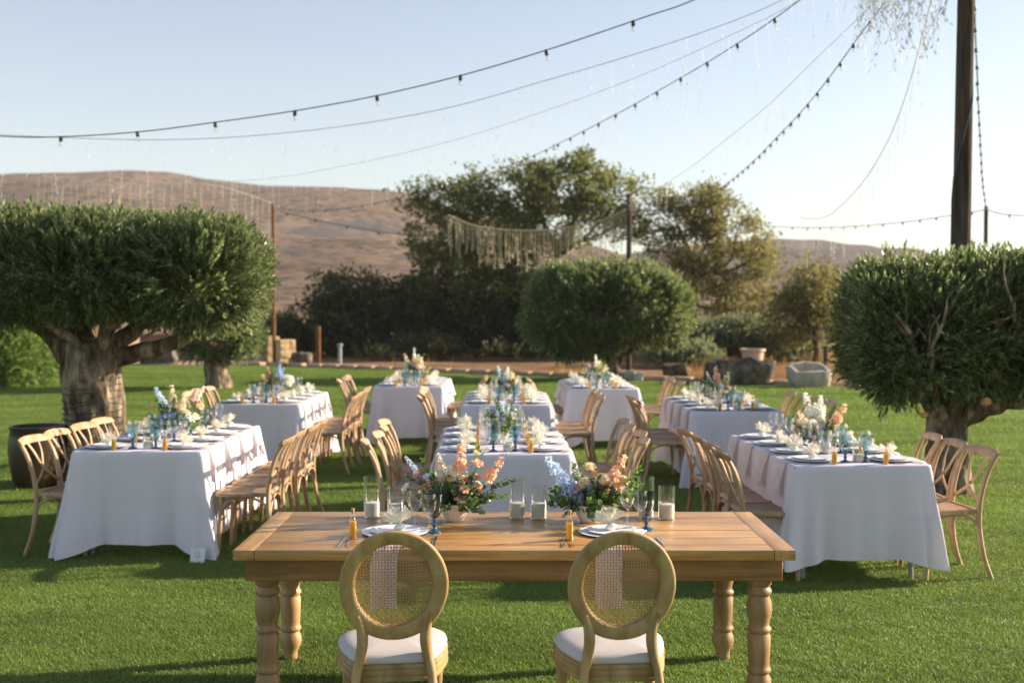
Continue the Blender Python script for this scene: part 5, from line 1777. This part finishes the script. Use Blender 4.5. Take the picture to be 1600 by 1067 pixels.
# ---- the eight white tables
ORD = ['nearest', 'second', 'third', 'farthest']
TABLES = [  # key phrase, x0, x1, y0, y1, rot, chairs left (list of seat numbers), chairs right, palette, bouquet size, rich
    ("front row's left table", -3.12, -2.185, 8.02, 9.85, 0, (0, 1, 2, 3), (0, 1, 2, 3), 0, 1.0),
    ("front row's middle table", -.545, .395, 7.86, 9.69, R(1.5), (0, 1, 2, 3), (0, 1, 2, 3), 1, .85),
    ("front row's right table", 1.775, 2.68, 7.30, 9.10, R(2.0), (0, 1, 2, 3), (0, 1, 2), 2, .95),
    ("second row's left table", -3.16, -2.25, 12.05, 13.88, 0, (1, 2, 3), (0, 1, 2, 3), 3, 1.0),
    ("second row's middle table", -.535, .405, 11.95, 13.78, R(.5), (0, 1, 2, 3), (0, 1, 2), 4, .95),
    ("second row's right table", 1.745, 2.64, 11.15, 12.98, R(1.5), (0, 1, 2), (0, 1, 2, 3), 5, .95),
    ("back row's left table", -1.80, -.90, 14.80, 16.63, 0, (0, 1, 2), (1, 2), 6, 1.05),
    ("back row's right table", .69, 1.59, 14.35, 16.18, R(1), (1, 2), (0, 1, 2), 7, .95)]
PAL = [['rose_cream', 'rose_apricot', 'open_pale_blue', 'rose_yellow', 'open_blue', 'open_white'], ['hyd_white', 'rose_cream', 'rose_orange', 'open_blue', 'rose_cream', 'open_white'],
       ['hyd_white', 'rose_cream', 'rose_yellow', 'open_white', 'open_cream'], ['rose_peach', 'open_blue', 'rose_cream', 'rose_yellow', 'open_white'],
       ['rose_yellow', 'rose_cream', 'open_pale_blue', 'rose_apricot'], ['rose_yellow', 'open_blue', 'rose_peach', 'rose_cream'], ['rose_cream', 'open_pale_blue', 'rose_peach', 'rose_yellow'], ['rose_cream', 'open_pale_blue', 'rose_yellow', 'open_white']]
SPK = [[('delph_pale_blue', -.17, .40, .24), ('delph_pale_blue', -.11, .33, .20), ('stock_cream', -.02, .40, .15), ('stock_cream', .08, .33, .13), ('stock_dusty', .17, .38, .10), ('rose_apricot', .20, .24, .035), ('delph_white', .22, .40, .14), ('rose_apricot', -.18, .24, .03)],
       [('delph_pale_blue', .0, .34, .22), ('delph_blue', .03, .28, .2), ('stock_orange' if False else 'stock_apricot', -.03, .22, .08), ('delph_white', .06, .30, .12), ('delph_pale_blue', -.05, .28, .14)],
       [('delph_white', -.10, .42, .26), ('delph_white', .02, .40, .22), ('stock_peach', .17, .33, .17), ('stock_cream', -.18, .28, .14), ('delph_white', -.02, .33, .2)],
       [('delph_blue', .07, .42, .22), ('delph_pale_blue', .02, .32, .18), ('stock_peach', -.08, .34, .13), ('stock_yellow', -.15, .26, .14), ('hyd_white', .16, .22, .07)],
       [('delph_pale_blue', -.10, .40, .22), ('delph_white', .02, .38, .2), ('stock_yellow', .08, .30, .2), ('stock_cream', .14, .26, .16), ('delph_pale_blue', -.02, .33, .2)],
       [('stock_peach', -.03, .42, .16), ('stock_cream', .12, .34, .18), ('delph_blue', -.12, .26, .2), ('delph_white', -.12, .36, .15), ('stock_yellow', .2, .20, .12)],
       [('stock_cream', -.13, .36, .16), ('stock_peach', .0, .37, .17), ('delph_white', .0, .46, .16), ('delph_pale_blue', -.14, .26, .18), ('stock_yellow', .1, .33, .16), ('delph_pale_blue', .12, .28, .2)],
       [('delph_white', -.02, .42, .2), ('stock_yellow', .03, .32, .16), ('delph_pale_blue', -.12, .30, .18), ('stock_cream', .12, .27, .15), ('delph_white', .16, .24, .14)]]
LOOKS = ['white bowl of pale blue, yellow and apricot flowers', 'white bowl of blue, white and apricot flowers', 'white bowl of tall white and peach flowers', 'white bowl of deep blue and peach flowers',
         'white bowl of yellow and pale blue flowers', 'white bowl of peach, cream and blue flowers', 'white bowl of cream, peach and pale blue flowers', 'white bowl of white and yellow flowers']
jr = random.Random(12)
for ti, (tn, x0, x1, y0, y1, rot, cl, cr, pal, bs) in enumerate(TABLES):
    row = 'front' if ti < 3 else ('second' if ti < 6 else 'back')
    cx, cy = (x0 + x1) / 2, (y0 + y1) / 2
    hx, L_ = (x1 - x0) / 2, y1 - y0
    Mt = Matrix.Translation((cx, cy, 0)) @ Matrix.Rotation(rot, 4, 'Z')
    def W(x, y_, z=WZ + .0055):
        return tuple(Mt @ Vector((x, y_, z)))
    BT.put((cx, cy, 0), rot, 'folding banquet table under the white cloth, ' + tn, 'banquet tables')
    table_cloth('white cloth draped over the ' + tn, x0, x1, y0, y1, rot, 3.7 * ti + 1, .055 if ti == 2 else 0)
    for sg, seats, sname in ((-1, cl, 'left'), (1, cr, 'right')):
        for i in range(4):
            yy = -L_ / 2 + L_ * (i + .5) / 4 + jr.uniform(-.015, .015)
            rz = rot + (PI / 2 if sg > 0 else -PI / 2)
            seat = '%s on the %s side of the %s' % (ORD[i], sname, tn)
            co = (.075, .275) if ti == 0 else ((.13, .15) if ti == 2 else (.19, .25))
            grp = ' at the ' + tn
            if i in seats:
                q = W(sg * (hx + co[sg > 0] + jr.uniform(-.03, .03)), yy + jr.uniform(-.02, .02), 0)
                XC.put(q, rz + jr.uniform(-.12, .12), 'cross-back wooden chair, ' + seat, 'cross-back chairs' + grp)
            px_ = sg * (hx - .185)
            NK[(i + ti) % 3].put(W(sg * (hx + .004), yy), rz, 'pale linen napkin, ' + seat, 'napkins' + grp)
            PL.put(W(px_, yy, WZ + .0135), 0, 'stacked white plates, ' + seat, 'plates' + grp)
            FV.put(W(px_ - sg * .01, yy, WZ + .0255), jr.uniform(0, 6), 'cream tulle favour, ' + seat, 'tulle favours' + grp, jr.uniform(.78, 1.05), (jr.uniform(-.55, .55), jr.uniform(-.55, .55), jr.uniform(0, 6)))
            OB.put(W(px_ - sg * .10, yy - .17 * (1 if i % 2 else 1)), 0, 'small golden oil bottle, ' + seat, 'oil bottles' + grp)
            GB.put(W(sg * (hx - .385) + jr.uniform(-.01, .01), yy + .03 - .10), 0, 'light blue goblet, ' + seat, 'blue goblets' + grp)
            WG.put(W(sg * (hx - .345), yy + .04), 0, 'clear wine glass, ' + seat, 'wine glasses' + grp)
            if ti < 6:
                WG.put(W(sg * (hx - .325), yy + .125), 0, 'second clear wine glass, ' + seat, 'more wine glasses' + grp)
            if ti < 3:
                FK.put(W(sg * (hx - .13), yy - sg * -.165 * -1), rz, 'steel fork, ' + seat, 'forks' + grp)
                KN.put(W(sg * (hx - .13), yy + sg * .17 * -1 * -1), rz, 'steel knife, ' + seat, 'knives' + grp)
    spec = filler(random.Random(ti + 50), 40, 30, .22, .25, PAL[ti])
    spec += [(k_, x, y_, z * 1.25, s) for (k_, x, y_, z, s) in filler(random.Random(ti + 150), 16, 0, .20, .34, PAL[ti]) if k_[:3] != 'euc']
    rr = random.Random(ti)
    spec += [(k_, x, rr.uniform(-.10, .06), z, s) for (k_, x, z, s) in SPK[ti]]
    spec += [(k_, x * .6 + .05, rr.uniform(.0, .14), z * .8, s * .8) for (k_, x, z, s) in SPK[ti][:3]]
    bouquet(LOOKS[ti] + ' on the ' + tn, W(0, .02), spec, 'flower bowls on the white tables', ti + 90, bs)
    C_LOW.put(W(.03, -L_ / 2 + .17), 0, 'glass candle cylinder at the near end of the ' + tn, 'glass candle cylinders on the white tables')
    C_SHORT.put(W(-.06, -.30), 0, 'glass candle cylinder before the flowers on the ' + tn, 'glass candle cylinders on the white tables')
    C_LOW.put(W(.02, .48), 0, 'glass candle cylinder behind the flowers on the ' + tn, 'glass candle cylinders on the white tables')

# small framed card leaning on the left table
q = at(307, 866, 7.83)
cd = thing('table_card', 'small white framed card on the grass by the front left table', 'card', (q.x, 7.86, 0))
MB().bevel_box((0, .0, .052), (.105, .010, .105), .003, rx=R(-12)).build('frame', M['card'], cd)
MB().tube([(.018 * math.cos(t * PI / 12), -.0085 - .0, .062 + .018 * math.sin(t * PI / 12)) for t in range(25)], .0016, 5).build('printed_ring', M['emblem'], cd).rotation_euler = (R(-0), 0, 0)
cd.rotation_euler = (0, 0, R(-6))

# ================================================================== light strings
sock_me = MB().lathe([(.014, 0), (.019, -.004), (.021, -.03), (.019, -.055), (.016, -.058)], 12, top=False).mesh('bulb_socket', M['socket'])
bulb_me = MB().lathe([(.013, -.056), (.018, -.066), (.0235, -.084), (.0225, -.098), (.014, -.110), (.001, -.113)], 14, bottom=False).mesh('bulb', M['bulb'])
core_me = MB().lathe([(.006, -.056), (.006, -.085), (.003, -.09)], 8, top=True).mesh('filament', M['filament'])

def light_string(label, ctrl, bulbs, r=.008, mat='cord', name='festoon_string', size=1.0, ends=None):
    """ctrl: (px, py, distance) control points; bulbs: metres between bulbs or None"""
    pts = crom([at(*c) for c in ctrl], 14)
    root = thing(name, label, 'light string', tuple(pts[0]))
    o = pts[0]
    MB().tube([p - o for p in pts], r, 6).build('cable', M[mat], root)
    if bulbs:
        acc, nxt = 0, bulbs * .5
        for a, b_ in zip(pts, pts[1:]):
            d = (b_ - a).length
            while nxt <= acc + d:
                p = a.lerp(b_, (nxt - acc) / d)
                s = link('bulb_socket', sock_me, root, p - o + Vector((0, 0, .006)), (jr.uniform(-.12, .12), jr.uniform(-.15, .15), 0), size)
                link('bulb', bulb_me, s)
                link('filament', core_me, s)
                nxt += bulbs
            acc += d
    return root, pts

def icicles(root, pts, step, lmin, lmax, seed, mat='thin_cord', led='led', lr=.0018, dot=.010, spread=.10):
    """hanging side wires with drops of light, one joined mesh: too fine to pick apart"""
    rng = random.Random(seed)
    w, d = MB(), MB()
    o = pts[0]
    acc, nxt = 0, 0
    for a, b_ in zip(pts, pts[1:]):
        L_ = (b_ - a).length
        while nxt <= acc + L_:
            p = a.lerp(b_, (nxt - acc) / L_) - o
            ln = rng.uniform(lmin, lmax)
            n = max(3, int(ln / .12))
            q = [p]
            for k in range(n):
                q.append(q[-1] + Vector((rng.gauss(0, spread) * ln / n, rng.gauss(0, spread) * ln / n, -ln / n)))
            w.tube(q, lr, 4, False)
            for e in q[1:]:
                c = e + Vector((rng.uniform(-.02, .02), 0, 0))
                s = dot * rng.uniform(.7, 1.3)
                tl = Euler((rng.uniform(-.9, .9), rng.uniform(-.9, .9), 0)).to_matrix()
                d.add([c + tl @ Vector(v) * s for v in ((.45, 0, 0), (0, .45, 0), (-.45, 0, 0), (0, -.45, 0), (0, 0, 2.0), (0, 0, -2.0))], [(0, 1, 4), (1, 2, 4), (2, 3, 4), (3, 0, 4), (1, 0, 5), (2, 1, 5), (3, 2, 5), (0, 3, 5)])
            nxt += step * rng.uniform(.7, 1.3)
        acc += L_
    x = w.build('hanging_wires', M[mat], root); x['kind'] = 'stuff'
    x = d.build('light_drops', M[led], root, False); x['kind'] = 'stuff'

PT = (1507, -215, 12.9)
light_string('topmost bulb string sweeping from the tall pole to the left', [(-420, 140, 15.5), (-150, 200, 14.5), (0, 213, 14.0), (95, 214, 13.8), (220, 206, 13.6), (347, 190, 13.4), (476, 171, 13.2), (607, 146, 13.0), (740, 113, 12.8), (875, 72, 12.6), (1008, 27, 12.4), (1085, 0, 12.4), (1250, -75, 12.6), PT], 1.0, .0068, size=1.1)
r_, p_ = light_string('icicle light string hanging below the topmost bulb string', [(-400, 165, 16.5), (-150, 203, 15.5), (0, 211, 15.0), (180, 218, 14.7), (290, 218, 14.6), (400, 212, 14.4), (540, 197, 14.2), (700, 169, 14.0), (850, 127, 13.8), (960, 95, 13.6), (1100, 50, 13.4), (1215, 4, 13.2), (1350, -70, 13), PT], None, .0055, 'thin_cord', 'icicle_string')
icicles(r_, p_, .27, .15, 1.0, 5)
r_, p_ = light_string('thin icicle string in the middle of the sky', [(60, 275, 33), (200, 285, 30), (390, 282, 26), (540, 259, 22.5), (700, 222, 19.5), (860, 171, 17), (1000, 119, 15.4), (1130, 61, 14.2), (1250, 0, 13.4), (1380, -90, 13.0), PT], None, .0055, 'thin_cord', 'icicle_string')
icicles(r_, p_, .33, .15, .9, 6)
light_string('bulb string from the thin rusty pole up to the tall pole', [(427, 325, 36.8), (480, 330, 35), (540, 326, 33), (600, 315, 31), (645, 304, 29.5), (740, 280, 26), (830, 245, 22.5), (920, 201, 19), (985, 167, 17.2), (1050, 130, 15.8), (1123, 87, 14.5), (1204, 34, 13.4), (1300, -40, 12.8), PT], .78, .0068, size=1.0)
light_string('slack bulb string between the rusty pole and the wooden pole', [(427, 328, 36.8), (498, 345, 36), (556, 356, 35.5), (613, 365, 35), (669, 369, 34.5), (765, 369, 34), (860, 360, 33), (983, 318, 32)], 1.15, .012, size=1.5)
light_string('bulb string dropping from the tall pole to the airy tree', [PT, (1440, -85, 13), (1385, 0, 13.4), (1343, 56, 14.2), (1308, 105, 15.2), (1274, 149, 16.4), (1243, 185, 17.8), (1213, 216, 19.4), (1187, 243, 21.2), (1162, 266, 23), (1138, 285, 25), (1115, 300, 27), (1050, 318, 29.5), (983, 314, 32)], .62, .0070)
r_, p_ = light_string('faint icicle string left of the dropping bulb string', [PT, (1420, -55, 13.2), (1350, 20, 14), (1270, 97, 15.5), (1200, 165, 17.5), (1130, 222, 20.5), (1070, 268, 24), (1010, 303, 28), (983, 308, 32)], None, .0055, 'thin_cord', 'icicle_string')
icicles(r_, p_, .42, .15, .8, 8)
r_, p_ = light_string('icicle string curving down left of the tall pole', [PT, (1475, -80, 13.2), (1440, 60, 14), (1415, 150, 15), (1385, 225, 16.5), (1350, 282, 18.5), (1318, 318, 20.5), (1290, 339, 22.5), (1262, 342, 24), (1250, 338, 25)], None, .008, 'thin_cord', 'icicle_string')
icicles(r_, p_, .16, .3, 1.0, 9)
light_string('straight bulb string low in the sky to the thin green pole', [(1195, 353, 38), (1255, 356, 36), (1312, 355, 33), (1372, 351, 30), (1430, 345, 28), (1541, 328, 24)], 1.0, .010, size=1.1)
light_string('bulb string running down behind the tall pole', [(1541, 326, 24), (1536, 290, 22), (1533, 245, 20), (1530, 190, 18), (1527, 120, 16.2), (1524, 50, 14.8), (1521, -40, 13.6), (1512, -210, 12.9)], .62, .0095)
light_string('bulb string from the thin green pole out of the picture', [(1541, 328, 24), (1580, 336, 24), (1680, 338, 24), (1900, 320, 24)], 1.0, .010)
r_, p_ = light_string('cream fairy light curtain before the tallest tree', [(700, 336, 31), (740, 352, 31.2), (790, 359, 31.4), (840, 360, 31.5), (890, 355, 31.7), (940, 344, 31.8), (983, 326, 32)], None, .016, 'cream_cord', 'fairy_light_curtain')
icicles(r_, p_, .075, .45, 1.15, 10, 'cream_cord', 'cream_cord', .010, .022, .05)
r_, p_ = light_string('pale icicle strands before the brown hill', [(100, 290, 34), (180, 288, 34), (260, 290, 34.2), (340, 291, 34.6), (427, 318, 36.8)], None, .007, 'thin_cord', 'icicle_string')
icicles(r_, p_, .30, .4, 1.2, 11, 'cream_cord', 'led', .006, .012)
# bunched icicle lights at the top by the tall pole
r_, p_ = light_string('bunched icicle lights hanging beside the tall pole', [(1345, -25, 12.7), (1375, -8, 12.75), (1410, -14, 12.8), (1445, -10, 12.8), (1480, -18, 12.85), PT], None, .010, 'thin_cord', 'icicle_string')
icicles(r_, p_[:-14], .028, .25, .75, 12, 'thin_cord', 'led', .0016, .017, .35)
icicles(r_, p_[28:-14], .03, .4, 1.0, 13, 'thin_cord', 'led', .0016, .017, .3)
icicles(r_, p_[20:-14], .03, .2, .6, 14, 'thin_cord', 'led', .0016, .017, .4)

# ================================================================== air
hz = MB().box((0, 700, 99.0), (3400, 1460, 202)).build('haze', None, None, False)
hm = bpy.data.materials.new('summer haze'); hm.use_nodes = True
hn = hm.node_tree
hn.nodes.remove(hn.nodes['Principled BSDF'])
pvn = hn.nodes.new('ShaderNodeVolumePrincipled')
pvn.inputs['Color'].default_value = (.93, .94, .97, 1)
pvn.inputs['Density'].default_value = .00024
hn.links.new(pvn.outputs[0], hn.nodes['Material Output'].inputs['Volume'])
hz.data.materials.append(hm)
tag(hz, 'thin pale summer haze over the whole view', 'haze', kind='stuff')
